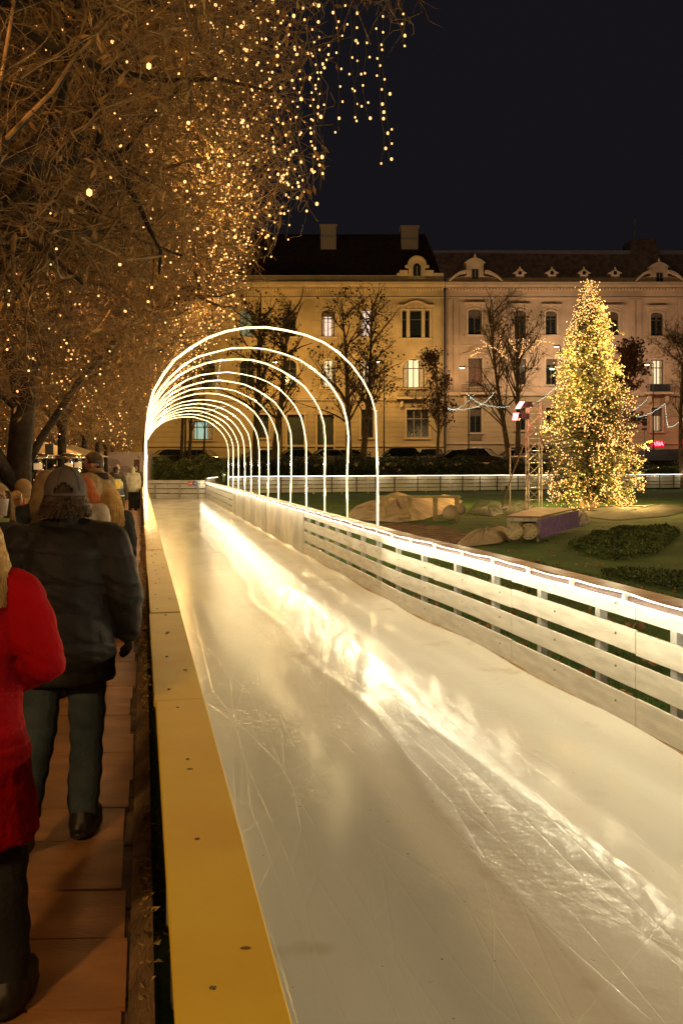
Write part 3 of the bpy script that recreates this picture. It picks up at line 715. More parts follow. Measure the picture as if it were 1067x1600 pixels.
for px in (811.5, 861.5, 911.5, 960):
    cx = bx(px); z0 = bz(436); z1 = bz(419+.01*(px-811)); mb = MB()
    mb.prism([(cx-.42, z0), (cx+.42, z0), (cx+.42, z0+.55), (cx+.72, z0+.6), (cx+.36, z0+.8), (cx+.25, z1-.15), (cx, z1), (cx-.25, z1-.15), (cx-.36, z0+.8), (cx-.72, z0+.6), (cx-.42, z0+.55)], FY-.15, FY+1.4)
    mb.ball((cx, FY-.1, z1+.05), (.07, .07, .2), 6, 5)
    o = mb.build('dormer', trimB, B)
    mb = MB(); mb.tube([(cx, FY-.17, z0+.62), (cx, FY-.155, z0+.62)], .21, 14); wn = mb.build('window', glass_dark, o)
    MB().tube([(cx+.23*cos(t_), FY-.17, z0+.62+.25*sin(t_)) for t_ in np.linspace(0, 2*pi, 16, endpoint=False)], .035, 5, closed=True).build('frame', trimB, wn)
mb = MB(); y2 = FY+2.6
a, b_, c, d = (bx(690), FY+.3, bz(433)), (B1, FY+.3, bz(433)), persp(1180, 398, y2), persp(677, 393, y2)
mb.add([a, b_, c, d], [(0, 1, 2, 3)]); mb.add([a, d, (d[0], FY+12, d[2]), (a[0], FY+12, a[2])], [(0, 1, 2, 3)])
mb.build('mansard_roof', roofslate, B)
a = persp(677, 393, y2-.08); MB().hexa([(a[0], y2-.1, a[2]-.3), (B1, y2-.1, a[2]-.3), (B1, y2+4, a[2]-.3), (a[0], y2+4, a[2]-.3), (a[0], y2-.1, a[2]+.12), (B1, y2-.1, a[2]+.12), (B1, y2+4, a[2]+.12), (a[0], y2+4, a[2]+.12)]).build('ridge_flashing', zinc, B)
# corner tower roof
y0, y1 = FY+.35, FY+3.2
mb = MB(); p = [persp(981, 434, y0), persp(1042, 434, y0), persp(1022, 373, y1), persp(986, 373, y1)]
q = [(x, yy, z) for x, yy, z in (persp(981, 434, y0), persp(1042, 434, y0))]
mb.add(p+[(p[1][0], y0+8, p[1][2]), (p[0][0], y0+8, p[0][2]), (p[2][0], y1+2.5, p[2][2]), (p[3][0], y1+2.5, p[3][2])], [(0, 1, 2, 3), (1, 4, 6, 2), (4, 5, 7, 6), (5, 0, 3, 7), (3, 2, 6, 7)])
tw = mb.build('tower_roof', roofslate, B)
pa = persp(991, 341, y1+1); MB().tube([(pa[0], pa[1], pa[2]), (pa[0], pa[1], p[2][2])], [.03, .06], 6).build('lightning_rod', steel, tw)
adopt(B)
# ---------------- building C, behind the canopy on the left
C0, C1 = bx(-330), bx(222)
Cb = empty('townhouse', (bx(100), FY, ZS), 0, 'golden plaster house with teal-lit window, mostly hidden by the light-strung tree canopy', 'building')
wC = []
for p in (-190, -110, -40, 48, 115, 172):
    wC.append((rect(p-11, p+11, 650, 680), dict(look='teal' if p == 172 else ('amber' if p == 115 else 'dark'), mull=1)))
    wC.append((rect(p-11, p+11, 560, 604), dict(look='dark'))); wC.append((rect(p-11, p+11, 484, 526), dict(look='dark', ped='flat')))
allC = [q[0] for q in wC]
wall_with_holes('ground_floor_wall', C0, C1, ZS-.4, bz(626), allC, rusC, Cb); wall_with_holes('upper_wall', C0, C1, bz(626), bz(432), allC, plC, Cb)
for r, kw in wC: window(Cb, *r, plC, trimA, **kw)
bands(Cb, C0, C1, [(bz(628), .25, .18), (bz(694), .2, .12), (bz(446), .5, .5)], trimA)
MB().add([(C0, FY+.1, bz(432)), (C1, FY+.1, bz(432)), (C1, FY+7, bz(370)), (C0, FY+7, bz(370))], [(0, 1, 2, 3)]).build('roof', roofdark, Cb)
adopt(Cb)
# neighbouring side wall in the gap
tag(MB().box((C1+.02, FY+.9, ZS-.4), (A0-.02, FY+10, bz(440))).build('party_wall', mat('gap_wall', (.20, .15, .07), .9)), 'narrow olive wall set back between the golden house and the ochre palace', 'wall')

# ASIA sign, canopy tent, P sign
redem = emat('red_neon', (1, .03, .09), 2.2); pinkem = emat('pink_neon', (1, .50, .55), 1.6)
def text(body, name, loc, size, m, rz=0, ext=.02, parent=None, align='CENTER'):
    c = bpy.data.curves.new(name, 'FONT'); c.body = body; c.size = size; c.extrude = ext; c.align_x = align; c.align_y = 'CENTER'
    c.materials.append(m); o = bpy.data.objects.new(name, c); COL.objects.link(o); o.location = loc; o.rotation_euler = (radians(90), 0, rz)
    me = bpy.data.meshes.new_from_object(o); o2 = bpy.data.objects.new(name, me); COL.objects.link(o2); o2.location = loc; o2.rotation_euler = o.rotation_euler
    bpy.data.objects.remove(o); o = o2
    if parent: under(o, parent)
    return o
a = W(1027, 693.5, 91)
sg = empty('neon_sign', a, 0, 'red glowing sign reading ASIA above the dark tent', 'sign')
under(MB().cbox((a[0], a[1]+.1, a[2]), (1.35, .1, .62)).build('backboard', emat('sign_glow', (.9, .0, .05), .55)), sg)
text('ASIA', 'lettering', (a[0], a[1]-.02, a[2]), .56, pinkem, parent=sg)
add_light('sign_lamp', (a[0], a[1]-.6, a[2]), 60, (1, .05, .12), .3)
a = W(1066.5, 692, 90); sg2 = tag(MB().cbox((a[0]+.35, a[1], a[2]), (.9, .2, 1.1)).build('neon_sign', redem), 'bright red sign cut off by the right edge of the picture', 'sign')
darkcloth = mat('dark_canvas', (.02, .018, .025), .8, var=.2)
t0 = W(1001, 727, 84)[0]; t1 = W(1090, 727, 84)[0]
tn = empty('market_tent', ((t0+t1)/2, 84, 1.75), 0, 'dark tent under the red ASIA sign at the right edge', 'tent')
zt_ = W(0, 703, 84)[2]; mb = MB()
mb.hexa([(t0-1, 82, zt_-1.0), (t1, 82, zt_-1.0), (t1, 86, zt_-1.0), (t0-1, 86, zt_-1.0), (t0+.2, 83.3, zt_), (t1-1, 83.3, zt_+.1), (t1-1, 84.7, zt_+.1), (t0+.2, 84.7, zt_)])
under(mb.build('tent_roof', darkcloth), tn)
under(MB().box((t0-.9, 82.1, 1.2), (t1-.1, 82.16, zt_-1.0)).build('tent_wall', darkcloth), tn)
for x in (t0-.95, (t0+t1)/2, t1-.05): under(MB().tube([(x, 82, 1.2), (x, 82, zt_-1)], .06, 6).build('pole', steel), tn)
a = W(1006, 660, 82); ps = empty('parking_sign', (a[0], 82, 1.7), 0, 'blue parking sign with letter P on a thin pole beside the fir', 'sign')
under(MB().tube([(a[0], 82, 1.6), (a[0], 82, a[2]+.5)], .04, 6).build('pole', steel), ps)
under(MB().cbox((a[0], 81.93, a[2]+.03), (.42, .03, .66)).build('sign_plate', mat('sign_blue', (.02, .05, .14), .4)), ps)
under(MB().cbox((a[0], 81.93, a[2]-.62), (.42, .03, .22)).build('lower_plate', mat('sign_pale', (.5, .4, .25), .4)), ps)
text('P', 'lettering', (a[0], 81.9, a[2]+.03), .55, mat('sign_white', (.8, .75, .65), .4), parent=ps, ext=.005)

# ================================================================ CARS
carpaints = {}
def car(loc, rz, paint, label, L_=4.3, H=1.45, tail=False, van=False):
    root = empty('parked_car', loc, rz, label, 'car', 'cars parked along the street')
    Wd = .86; h = L_/2
    if van: prof = [(-h, .35), (-h, 1.0), (-h+.25, 1.15), (-h+.75, 1.9), (h-.05, 1.95), (h, .35)]; roofz = 1.9
    else: prof = [(-h, .32), (-h+.02, .62), (-h+.15, .78), (-h+1.05, .90), (h-.75, .94), (h-.08, .88), (h, .6), (h-.02, .32)]
    V = []; n_ = len(prof); secs = [(-Wd, .93), (-Wd*.92, 1), (0, 1.01), (Wd*.92, 1), (Wd, .93)]
    for y, s in secs: V += [(x*(.985 if abs(y) > .8 else 1), y, .32+(z-.32)*s) for x, z in prof]
    fs = []
    for k in range(4):
        for i in range(n_): a = k*n_+i; b_ = k*n_+(i+1)%n_; fs.append((a, b_, b_+n_, a+n_))
    fs += [tuple(range(n_)), tuple(range(4*n_, 5*n_))[::-1]]
    MB().add(V, fs).build('body', paint, root, smooth=False, bevel=.04)
    if not van:
        r0, r1 = -h+1.0, h-.45; s = .16; zt2 = H
        MB().hexa([(r0, -Wd*.95, .9), (r1, -Wd*.95, .92), (r1, Wd*.95, .92), (r0, Wd*.95, .9), (r0+.75, -Wd+s+.06, zt2-.05), (r1-.55, -Wd+s+.06, zt2-.04), (r1-.55, Wd-s-.06, zt2-.04), (r0+.75, Wd-s-.06, zt2-.05)]).build('windows', glass_dark, root)
        MB().hexa([(r0+.70, -Wd+s, zt2-.06), (r1-.45, -Wd+s, zt2-.06), (r1-.45, Wd-s, zt2-.06), (r0+.70, Wd-s, zt2-.06), (r0+.95, -Wd+s+.12, zt2+.02), (r1-.75, -Wd+s+.12, zt2+.02), (r1-.75, Wd-s-.12, zt2+.02), (r0+.95, Wd-s-.12, zt2+.02)]).build('roof', paint, root, bevel=.02)
        for sy in (-1, 1):
            mb = MB()
            for xb, xt in ((r0+.02, r0+.74), ((r0+r1)/2-.1, (r0+r1)/2-.06), (r1-.02, r1-.55)): mb.tube([(xb, sy*Wd*.955, .9), (xt, sy*(Wd-s-.05), zt2-.04)], .035, 5)
            mb.build('pillar', paint, root)
    else: MB().box((-h+.35, -Wd-.005, 1.15), (h-.6, Wd+.005, 1.65)).build('windows', glass_dark, root)
    for x in (-h+.75, h-.8):
        for sy in (-1, 1):
            wh = MB().tube([(x, sy*(Wd-.17), .32), (x, sy*(Wd+.02), .32)], .32, 18).build('wheel', black, root)
            MB().tube([(x, sy*(Wd+.021), .32), (x, sy*(Wd+.035), .32)], .19, 12).build('rim', steel, wh)
    for sy in (-1, 1):
        MB().cbox((-h+.03, sy*.62, .68), (.1, .30, .13)).build('headlight', mat('headlight_glass', (.7, .65, .5), .1), root)
        MB().cbox((h-.02, sy*.66, .72), (.08, .26, .16)).build('tail_light', emat('tail_red', (1, .1, .04), 1.2) if tail else mat('tail_glass', (.3, .01, .01), .2), root)
        MB().cbox((-h+1.45, sy*(Wd+.09), .97), (.12, .14, .11)).build('mirror', paint, root)
    return root
pb = mat('paint_black', (.014, .014, .016), .25, spec=.6, coat=.5); pg = mat('paint_silver', (.32, .30, .26), .3, metal=.5, coat=.5); pgr = mat('paint_dark_grey', (.05, .05, .05), .3, coat=.5)
pbr = mat('paint_brown', (.05, .03, .02), .3, coat=.5); pw = mat('paint_white', (.55, .52, .48), .35, coat=.5); pt_ = mat('paint_tan', (.18, .14, .09), .3, metal=.4, coat=.5)
CY = 80.5
def cx_(px, Y=CY): return (px-CX)*Y/F
for px, rz, p, lab, kw in [
    (262, .5, pb, 'black car leftmost in the row, behind the hedge', {}), (318, 2.8, pt_, 'tan hatchback behind the hedge, seen through the arches', {}),
    (405, .6, pgr, 'dark grey car behind the wide tree trunks', {}), (458, .3, pb, 'black car with glowing red tail light between the arches', dict(tail=True)),
    (507, .25, pg, 'silver car parked beside the trunk behind the arches', {}), (556, 2.7, pgr, 'dark grey car right of the forked tree trunk', {}),
    (622, .1, pb, 'long black car directly right of the nearest arch', dict(L_=4.8, H=1.6)), (673, 1.2, pgr, 'dark car parked end-on beside a slim tree', dict(H=1.55)),
    (712, .15, pb, 'low black saloon left of the brown hatchback', {}), (752, 2.6, pbr, 'dark brown hatchback with rounded roof', dict(H=1.6)),
    (801, .2, pw, 'pale car partly behind the tree trunk near the truss', {}), (832, .1, pw, 'white van behind the truss tower', dict(van=True))]:
    z = 1.75+ (.05 if p is pgr else 0)
    o = car((cx_(px), CY+.6*sin(px), 1.755), rz, p, lab, **kw)
# ================================================================ TREES
def nrm(a): return a/(np.linalg.norm(a, axis=-1, keepdims=True)+1e-9)
def grow(par, n, L, K, spread, up=0., droop=0., jit=.18, tmin=.3, tmax=1., keep=None, rg=rng, lenfall=.35):
    """n children branches of the parent paths (N,K,3)"""
    N, K0, _ = par.shape; idx = rg.integers(0, N, n); t = rg.uniform(tmin, tmax, n)*(K0-1)
    i = np.minimum(t.astype(int), K0-2); f = (t-i)[:, None]
    b = par[idx, i]*(1-f)+par[idx, i+1]*f; d = nrm(par[idx, i+1]-par[idx, i])
    d = nrm(d*(1-spread)+nrm(rg.normal(0, 1, (n, 3)))*spread*1.3+np.array([0, 0, up]))
    Ls = L*rg.uniform(.55, 1.3, n)*(1-lenfall*(t/(K0-1)))
    P = np.zeros((n, K, 3)); P[:, 0] = b; step = (Ls/(K-1))[:, None]
    for k in range(1, K):
        d = nrm(d+rg.normal(0, jit, (n, 3))+np.array([0, 0, -droop*k/K])); P[:, k] = P[:, k-1]+d*step
    if keep is not None: P = P[keep(P[:, -1]) & keep(P[:, K//2])]
    return P
def taper(P, r0, r1): return np.broadcast_to(np.linspace(r0, r1, P.shape[1]), P.shape[:2])*1.0
def leafquads(P, D, size, ratio, rg, curl=.3):
    n = len(P); D = nrm(D); S_ = nrm(np.cross(D, rg.normal(0, 1, (n, 3)))); Nn = np.cross(D, S_); s = size[:, None]
    V = np.stack([P, P+D*s*.5+S_*s*ratio+Nn*s*curl*.3, P+D*s+Nn*s*curl, P+D*s*.5-S_*s*ratio+Nn*s*curl*.3], 1).reshape(-1, 3)
    return V, np.arange(4*n).reshape(-1, 4)
# ---- the pollarded planes of the avenue: wide, flat crowns of tangled twigs
def avenue_crown(seed, right, nt, droop_left=True, low=4.1, lv=5.0):
    """geometry relative to the trunk foot; axes: x across the avenue, y along"""
    rg = np.random.default_rng(seed)
    n = 9; a = rg.uniform(0, 2*pi, n); K = 7
    L1 = np.zeros((n, K, 3)); L1[:, 0] = [0, 0, 2.7]; L1[:, 0, 2] += rg.uniform(-.3, .5, n)
    reach = np.where(np.cos(a) > 0, right*.8, 4.6)*rg.uniform(.7, 1, n); el = rg.uniform(1.2, 4.2, n)
    for k in range(1, K):
        t = k/(K-1); L1[:, k, 0] = np.cos(a)*reach*t+rg.normal(0, .12, n); L1[:, k, 1] = np.sin(a)*4.3*t+rg.normal(0, .12, n); L1[:, k, 2] = L1[:, 0, 2]+el*t**.45+rg.normal(0, .08, n)
    def keep(p):
        x, y, z = p[:, 0], p[:, 1], p[:, 2]
        rr = right*(1-.35*((z-6.2)/3.2)**2)+.15*np.sin(y*2.1+seed)
        lowz = np.interp(x, [.9, 1.6, 2.3], [low-1.75, low-1.15, low])+.15*np.sin(y*1.7+seed)
        if not droop_left: lowz = low+0*x
        return (x < rr) & (x > -6.5) & (np.abs(y) < lv) & (z < 9.6) & (z > lowz)
    L2 = grow(L1, 120, 2.2, 6, .55, .12, 0, .2, .3, keep=keep, rg=rg)
    L3 = grow(L2, 800, 1.5, 6, .65, .05, .05, .25, .2, keep=keep, rg=rg)
    L4 = grow(np.concatenate([L2, L3[:, :6]]), nt, .95, 6, .85, .0, .22, .30, .1, keep=keep, rg=rg)
    # outer shoots crowding the lane side and the underside
    m2 = int(nt*.8); sx2 = rg.uniform(-6.2, right*.7, m2); sy2 = rg.uniform(-lv, lv, m2)
    m = int(nt*.75); sx = rg.uniform(right*.45, right*.98, m); sy = rg.uniform(-lv, lv, m); sz = low+ (9-low)*rg.random(m)**1.4
    sx = np.concatenate([sx, sx2]); sy = np.concatenate([sy, sy2]); sz = np.concatenate([sz, np.interp(sx2, [.9, 1.6, 2.3], [low-1.5, low-.85, low+.15])+rg.random(m2)**1.3*1.6]); m = m+m2
    Pp = np.stack([sx, sy, sz], 1); D = nrm(rg.normal(0, 1, (m, 3))+np.array([.5, 0, -.1])); T = np.zeros((m, 6, 3)); T[:, 0] = Pp
    for k in range(1, 6): D = nrm(D+rg.normal(0, .3, (m, 3))+np.array([.04, 0, -.05])); T[:, k] = T[:, k-1]+D*(.14*rg.uniform(.6, 1.2, (m, 1)))
    L5 = T[keep(T[:, -1]-np.array([.12, 0, 0]))]
    return dict(L1=L1, L2=L2, L3=L3, L4=L4, L5=L5)
def build_crown(C, root, seed, twig_r, leaf_n):
    rg = np.random.default_rng(seed+99)
    V, Q = ring_tubes(C['L1'], taper(C["L1"], .06, .022)*rg.uniform(.7, 1.2, (len(C['L1']), 1)), 8)
    V2, Q2 = ring_tubes(C['L2'], taper(C['L2'], .035, .012), 6)
    mesh_np('limbs', np.concatenate([V, V2]), [np.concatenate([Q, Q2+len(V)])], barkm, root, smooth=True)
    parts = []; off = 0; Fs = []
    for key, r0, r1, s in (('L3', .016, .007, 4), ('L4', twig_r, twig_r*.5, 3), ('L5', twig_r*.8, twig_r*.4, 3)):
        V, Q = ring_tubes(C[key], taper(C[key], r0, r1), s); parts.append(V); Fs.append(Q+off); off += len(V)
    tw = mesh_np('twigs', np.concatenate(parts), [np.concatenate(Fs)], twigm, root)
    A_ = np.concatenate([C['L4'], C['L5']]); i = rg.integers(0, len(A_), leaf_n); k = rg.integers(2, 6, leaf_n)
    P = A_[i, k]; D = rg.normal(0, .6, (leaf_n, 3))+np.array([0, 0, -.7])
    V, Q = leafquads(P, D, rg.uniform(.05, .13, leaf_n), .16, rg, .4)
    mesh_np('dried_leaves', V, [Q], driedleaf, root)
def trunk(root, h, r, lean=(0, 0), m=None, base=1.35):
    k = 9; pts = [(lean[0]*t**1.5+.03*sin(t*7), lean[1]*t, -.1+(h+.1)*t) for t in np.linspace(0, 1, k)]
    rr = [r*(base if i == 0 else 1.12 if i == 1 else 1-.25*i/k) for i in range(k)]
    return MB().tube(pts, rr, 12).build('trunk', m or barkm, root, smooth=True)
UT = -1.75; crown_proto = []
AV = [(5.2, 0, 2.45), (12.2, 1, 3.35), (19.5, 1, 3.35), (27.0, 0, 3.35), (34.5, 1, 3.35), (42, 0, 3.35), (50.5, 1, 3.35)]
AVL = ['big avenue tree whose dark branches reach overhead from beyond the left edge', 'avenue tree with thick gnarled trunk at the left edge, crown full of fairy lights', 'avenue tree behind the gnarled one, crown hung with dense fairy lights', 'avenue tree fourth from the camera with slim trunk above the heaters', 'avenue tree with slim trunk rising over the white pavilion wall', 'avenue tree near the left legs of the far arches', 'last avenue tree before the golden house']
cA = avenue_crown(3, 3.05, 5600); cB = avenue_crown(5, 3.5, 7400); cF = avenue_crown(8, 3.2, 5200)
near_far = [(cA, .0040, 3600), (cB, .0050, 5200), (cB, .0052, 5200), (cF, .0080, 2600), (cF, .0062, 2600), (cF, .0062, 2600), (cF, .0062, 2600)]
crowns = {}
for i, (v, fl, rt) in enumerate(AV):
    C_, tr, ln = near_far[i]; ro = empty('avenue_tree', UV(UT, v), radians(12.4)+(0 if i < 2 else 0), AVL[i], 'tree', 'plane trees along the boardwalk')
    key = id(C_), i if i < 2 else (2 if i == 2 else 3)
    if key not in crowns:
        build_crown(C_, ro, i, tr, ln); crowns[key] = [c for c in ro.children]
    else:
        for c in crowns[key]:
            d = c.copy(); COL.objects.link(d); d.parent = ro
    if i == 2: ro.scale = (1, -1, 1)
    if i in (4, 6): ro.scale = (1, -1, 1.03)
    trunk(ro, 3.1, .19 if i == 1 else (.2 if i == 0 else .11), (.15, .1) if i == 1 else (0, 0))
    if i == 1:
        mb = MB()
        for a, e, r_ in ((.9, 1.5, .05), (2.6, 1.7, .09), (3.9, 1.0, .08)):
            mb.tube([(0, 0, 1.5), (cos(a)*.5, sin(a)*.5, 2.2), (cos(a)*1.2, sin(a)*1.2, 3.0), (cos(a)*2.2, sin(a)*2.2, 3+e*.6), (cos(a)*3.3, sin(a)*3.3, 3.2+e)], [r_*1.3, r_*1.15, r_, r_*.75, r_*.4], 10)
        mb.build('fork', barkm, ro, smooth=True)
# ---- fairy lights
def ico(r):
    t = (1+5**.5)/2; V = np.array([(-1,t,0),(1,t,0),(-1,-t,0),(1,-t,0),(0,-1,t),(0,1,t),(0,-1,-t),(0,1,-t),(t,0,-1),(t,0,1),(-t,0,-1),(-t,0,1)], float); V /= np.linalg.norm(V[0]); V *= r
    Fc = np.array([(0,11,5),(0,5,1),(0,1,7),(0,7,10),(0,10,11),(1,5,9),(5,11,4),(11,10,2),(10,7,6),(7,1,8),(3,9,4),(3,4,2),(3,2,6),(3,6,8),(3,8,9),(4,9,5),(2,4,11),(6,2,10),(8,6,7),(9,8,1)])
    return V, Fc
def bulbs_mesh(name, P, R, m, parent=None):
    V0, F0 = ico(1.0); V = (P[:, None, :]+V0[None]*R[:, None, None]).reshape(-1, 3); Fc = (F0[None]+12*np.arange(len(P))[:, None, None]).reshape(-1, 3)
    return mesh_np(name, V, [Fc], m, parent)
_bm = {}
def one_bulb(loc, r, parent, m=None):
    m = m or bulb_m; k = (round(r, 4), m.name)
    if k not in _bm:
        V0, F0 = ico(r); V0[:, 2] *= 1.25; o = mesh_np('bulb', V0, [F0], m); _bm[k] = o.data; o.parent = parent; o.location = loc; return o
    o = bpy.data.objects.new('bulb', _bm[k]); COL.objects.link(o); o.parent = parent; o.location = loc; return o
wirem = mat('light_wire', (.05, .05, .035), .6)
def hanging_string(top, length, n, r, label, group, sway=.08, seed=0, loose=0):
    rg = random.Random(seed); root = empty('light_string', top, 0, label, 'string lights', group)
    pts = []; x = y = 0
    for k in range(n+1):
        t = k/n; x += rg.uniform(-1, 1)*sway*.5; y += rg.uniform(-1, 1)*sway*.5; z = -length*t
        if loose and t > .7: x += sway*.8*(1 if rg.random() > .5 else -1)
        pts.append((x, y, z))
    MB().tube(pts, .0035, 4).build('wire', wirem, root)
    for k in range(1, n+1):
        p = pts[k]; o = rg.uniform(-.035, .035); q = rg.uniform(.75, 1.25)
        one_bulb((p[0]+o, p[1]+rg.uniform(-.03, .03), p[2]-.01), r if q < 1.1 else r*1.45, root)
# near curtain of strings hanging beside the crowns, against the sky
SKY = [(622, 5, 7.6, .35), (600, 0, 7.6, 1.35), (588, 20, 7.8, 1.30), (575, 40, 7.4, .75), (560, -5, 7.4, 1.05), (545, 10, 7.8, .95), (533, -20, 7.6, 1.2), (522, 0, 8.0, .95), (506, 10, 8.0, 1.25), (496, 20, 8.2, 1.45), (484, 60, 8.4, 1.25), (470, 100, 8.6, 1.2), (458, 200, 9.0, 1.1), (446, 170, 9.2, 1.0)]
for i, (px, py, Y, Ln) in enumerate(SKY):
    hanging_string(W(px, py, Y), Ln, max(4, int(Ln/.125)), .0085, ['short fairy light string hanging farthest right against the black sky', 'long fairy light string ending in a loose hook, right of the crown', 'long lit string just left of the hooked one'][i] if i < 3 else 'fairy light string hanging free in the dark sky beside the tree crown', 'light strings hanging against the sky', .05, i, loose=1 if i in (1, 4, 7) else 0)
# overhead bough that carries them (its twigs run out of the frame's top)
bo = empty('avenue_tree', UV(-2.2, 8.6), radians(12.4), 'avenue tree whose high bough carries the hanging light strings', 'tree', 'plane trees along the boardwalk')
trunk(bo, 6.5, .16)
Bp = np.array([[(0, 0, 5.6), (1, -.2, 6.6), (2.2, -.4, 7.0), (3.4, -.3, 7.1), (4.6, -.5, 7.0)]], float)
T2 = grow(Bp, 60, 1.3, 6, .6, .1, .05, .2, .3); T3 = grow(T2, 900, .6, 6, .8, .1, .1, .3, .2, keep=lambda p: p[:, 2] > 6.15)
V, Q = ring_tubes(Bp, taper(Bp, .09, .03), 8); V2, Q2 = ring_tubes(T2[(T2[:, -1, 2] > 6.2)], taper(T2[(T2[:, -1, 2] > 6.2)], .02, .008), 5); mesh_np('limbs', np.concatenate([V, V2]), [np.concatenate([Q, Q2+len(V)])], barkm, bo)
V, Q = ring_tubes(T3, taper(T3, .004, .002), 3); mesh_np('twigs', V, [Q], twigm, bo)
# lights wound through every crown, densest on the side over the lane
for i, (v, fl, rt) in enumerate(AV):
    C_ = near_far[i][0]; rg = np.random.default_rng(50+i); ca, sa = cos(radians(12.4)), sin(radians(12.4)); ox, oy, _ = UV(UT, v)
    A_ = np.concatenate([C_['L4'][:, 3], C_['L5'][:, 4]]); xx = A_[:, 0]
    right = 3.5 if i else 3.0
    wgt = np.exp(-((xx-(right-.35))/.55)**2)*1.0+ .24*(np.sin(A_[:, 1]*2.2+i)+np.sin(xx*2.5+A_[:, 2]*2) > .35)+.006
    nb = [1000, 1700, 1300, 850, 600, 420, 300][i]
    sel = rg.choice(len(A_), nb, replace=False, p=wgt/wgt.sum()); P = A_[sel].copy()
    if ro is not None and i in (2, 4, 6): P[:, 1] *= -1
    # bulbs sit on vertical runs: pull them into short columns
    col_ = (np.round(P[:, :2]/.22)*.22)+.03*np.sin(P[:, 2:3]*9); P[:, :2] = P[:, :2]*.35+col_*.65
    Pw = np.stack([ox+P[:, 0]*ca-P[:, 1]*sa, oy+P[:, 0]*sa+P[:, 1]*ca, P[:, 2]], 1)
    c0 = Pw.mean(0)
    r_ = empty('string_lights', c0, 0, ['fairy lights wound through the overhead branches at the top left', 'fairy lights in the crown of the gnarled trunk tree at left', 'dense fairy lights in the second crown over the left arch legs', 'fairy lights in the fourth crown along the boardwalk', 'fairy lights in the crown above the white pavilion', 'small distant fairy lights above the far arches', 'tiny fairy lights in the last crown before the golden house'][i], 'string lights', 'fairy lights wound through the avenue crowns')
    rb = [.0095, .012, .0155, .019, .022, .024, .026][i]
    R = rb*rg.choice([.75, 1.0, 1.0, 1.35], nb)
    dist = np.linalg.norm(Pw-np.array([0, 0, 1.8]), axis=1); order = np.argsort(dist); first = order[:100] if nb > 100 else order
    for j in first: one_bulb(tuple(Pw[j]-c0), rb if j % 4 else rb*1.35, r_)
    rest = order[100:]; tag(bulbs_mesh('bulbs', Pw[rest]-c0, R[rest], bulb_m, r_), kind='stuff')
    # wire: vertical runs between bulbs
    seg = []
    for j in order[::2]:
        p = Pw[j]-c0; seg.append([p+[0, 0, .35], p+[.02, .01, .15], p, p+[-.02, .01, -.12]])
    V, Q = ring_tubes(np.array(seg), np.full((len(seg), 4), .0028), 3); tag(mesh_np('wire', V, [Q], wirem, r_), kind='stuff')
    # what the strings give off as light
    for (uu, dv, zz, e) in ((right-.9, -2.2, 5.0, 1.1), (right-.8, 1.6, 6.6, 1.2), (right-2.4, 0, 4.1, .45), (right-.7, 3.2, 4.9, 1.), (right-5.2, 1.0, 4.2, .32), (right-4.0, -2.6, 5.0, .2)):
        if i == 0: e *= .35
        add_light('string_glow', (ox+uu*ca-dv*sa-c0[0], oy+uu*sa+dv*ca-c0[1], zz-c0[2]), e*CANOPY_W, (1, .58, .18) if uu > right-2 else (1, .45, .13), .12, r_)
bark2 = mat('street_tree_bark', (.20, .135, .075), .9, var=.3, scale=5)
# ---- bare trees round the street
def bare_tree(px, pyb, Y, ht, spread, r, label, seed, trunks=((0, 0),), leafy=0, twr=.0075, first=.30, zb=None, leafm=driedleaf, n3=420, name='bare_tree'):
    z = float(height((px-CX)*Y/F, Y)) if zb is None else zb
    ro = empty(name, ((px-CX)*Y/F, Y, z), 0, label, 'tree'); rg = np.random.default_rng(seed)
    mb = MB(); paths = []
    for k, (dx, lean) in enumerate(trunks):
        pts = [(dx+lean*t+.12*sin(t*5+seed+k), .1*sin(t*4+k), -.15+(ht*.92+.15)*t) for t in np.linspace(0, 1, 9)]
        mb.tube(pts, [r*(1.3 if i == 0 else (1-.88*(i/8)**.9)) for i in range(9)], 10); paths.append(pts)
    mb.build('trunk', bark2, ro, smooth=True); T = np.array(paths, float)
    def keep(p):
        zc = (p[:, 2]-ht*first)/(ht*(1.04-first)); return (zc > -.02) & (zc < 1) & (np.hypot(p[:, 0], p[:, 1]) < spread*np.sqrt(np.clip(1.15-(2*np.clip(zc, 0, 1)-.75)**2*.55, .05, 2)))
    n1 = 26
    B1_ = grow(T, n1*len(trunks), spread*1.35, 7, .5, .38, -.02, .12, first*.95, .95, keep=None, rg=rg, lenfall=.55)
    B2 = grow(B1_, n3, spread*.55, 6, .5, .18, 0, .2, .25, keep=keep, rg=rg); B3 = grow(B2, n3*5, spread*.24, 5, .6, .1, .02, .25, .2, keep=keep, rg=rg)
    V1, Q1 = ring_tubes(B1_, taper(B1_, r*.26, r*.06), 6); V2, Q2 = ring_tubes(B2, taper(B2, r*.08, .010), 4); V3, Q3 = ring_tubes(B3, taper(B3, twr, twr*.5), 3)
    mesh_np('crown', np.concatenate([V1, V2, V3]), [np.concatenate([Q1, Q2+len(V1), Q3+len(V1)+len(V2)])], bark2, ro)
    if leafy:
        i = rg.integers(0, len(B3), leafy); P = B3[i, rg.integers(1, 5, leafy)]; V, Q = leafquads(P, rg.normal(0, 1, (leafy, 3))+[0, 0, -.4], rg.uniform(.14, .32, leafy), .32, rg); mesh_np('leaves', V, [Q], leafm, ro)
    return ro
rleaf = mat('rust_leaf', (.20, .085, .035), .8, var=.3, scale=2); dleaf = mat('dark_leaf', (.10, .06, .025), .8, var=.3, scale=2)
YT = 75.5
bare_tree(555, 722, YT, 16.0, 4.2, .32, 'forked bare tree with two thick trunks right of centre, inside the nearest arch', 11, ((-.35, -.8), (.55, 1.0)), 1500, leafm=dleaf)
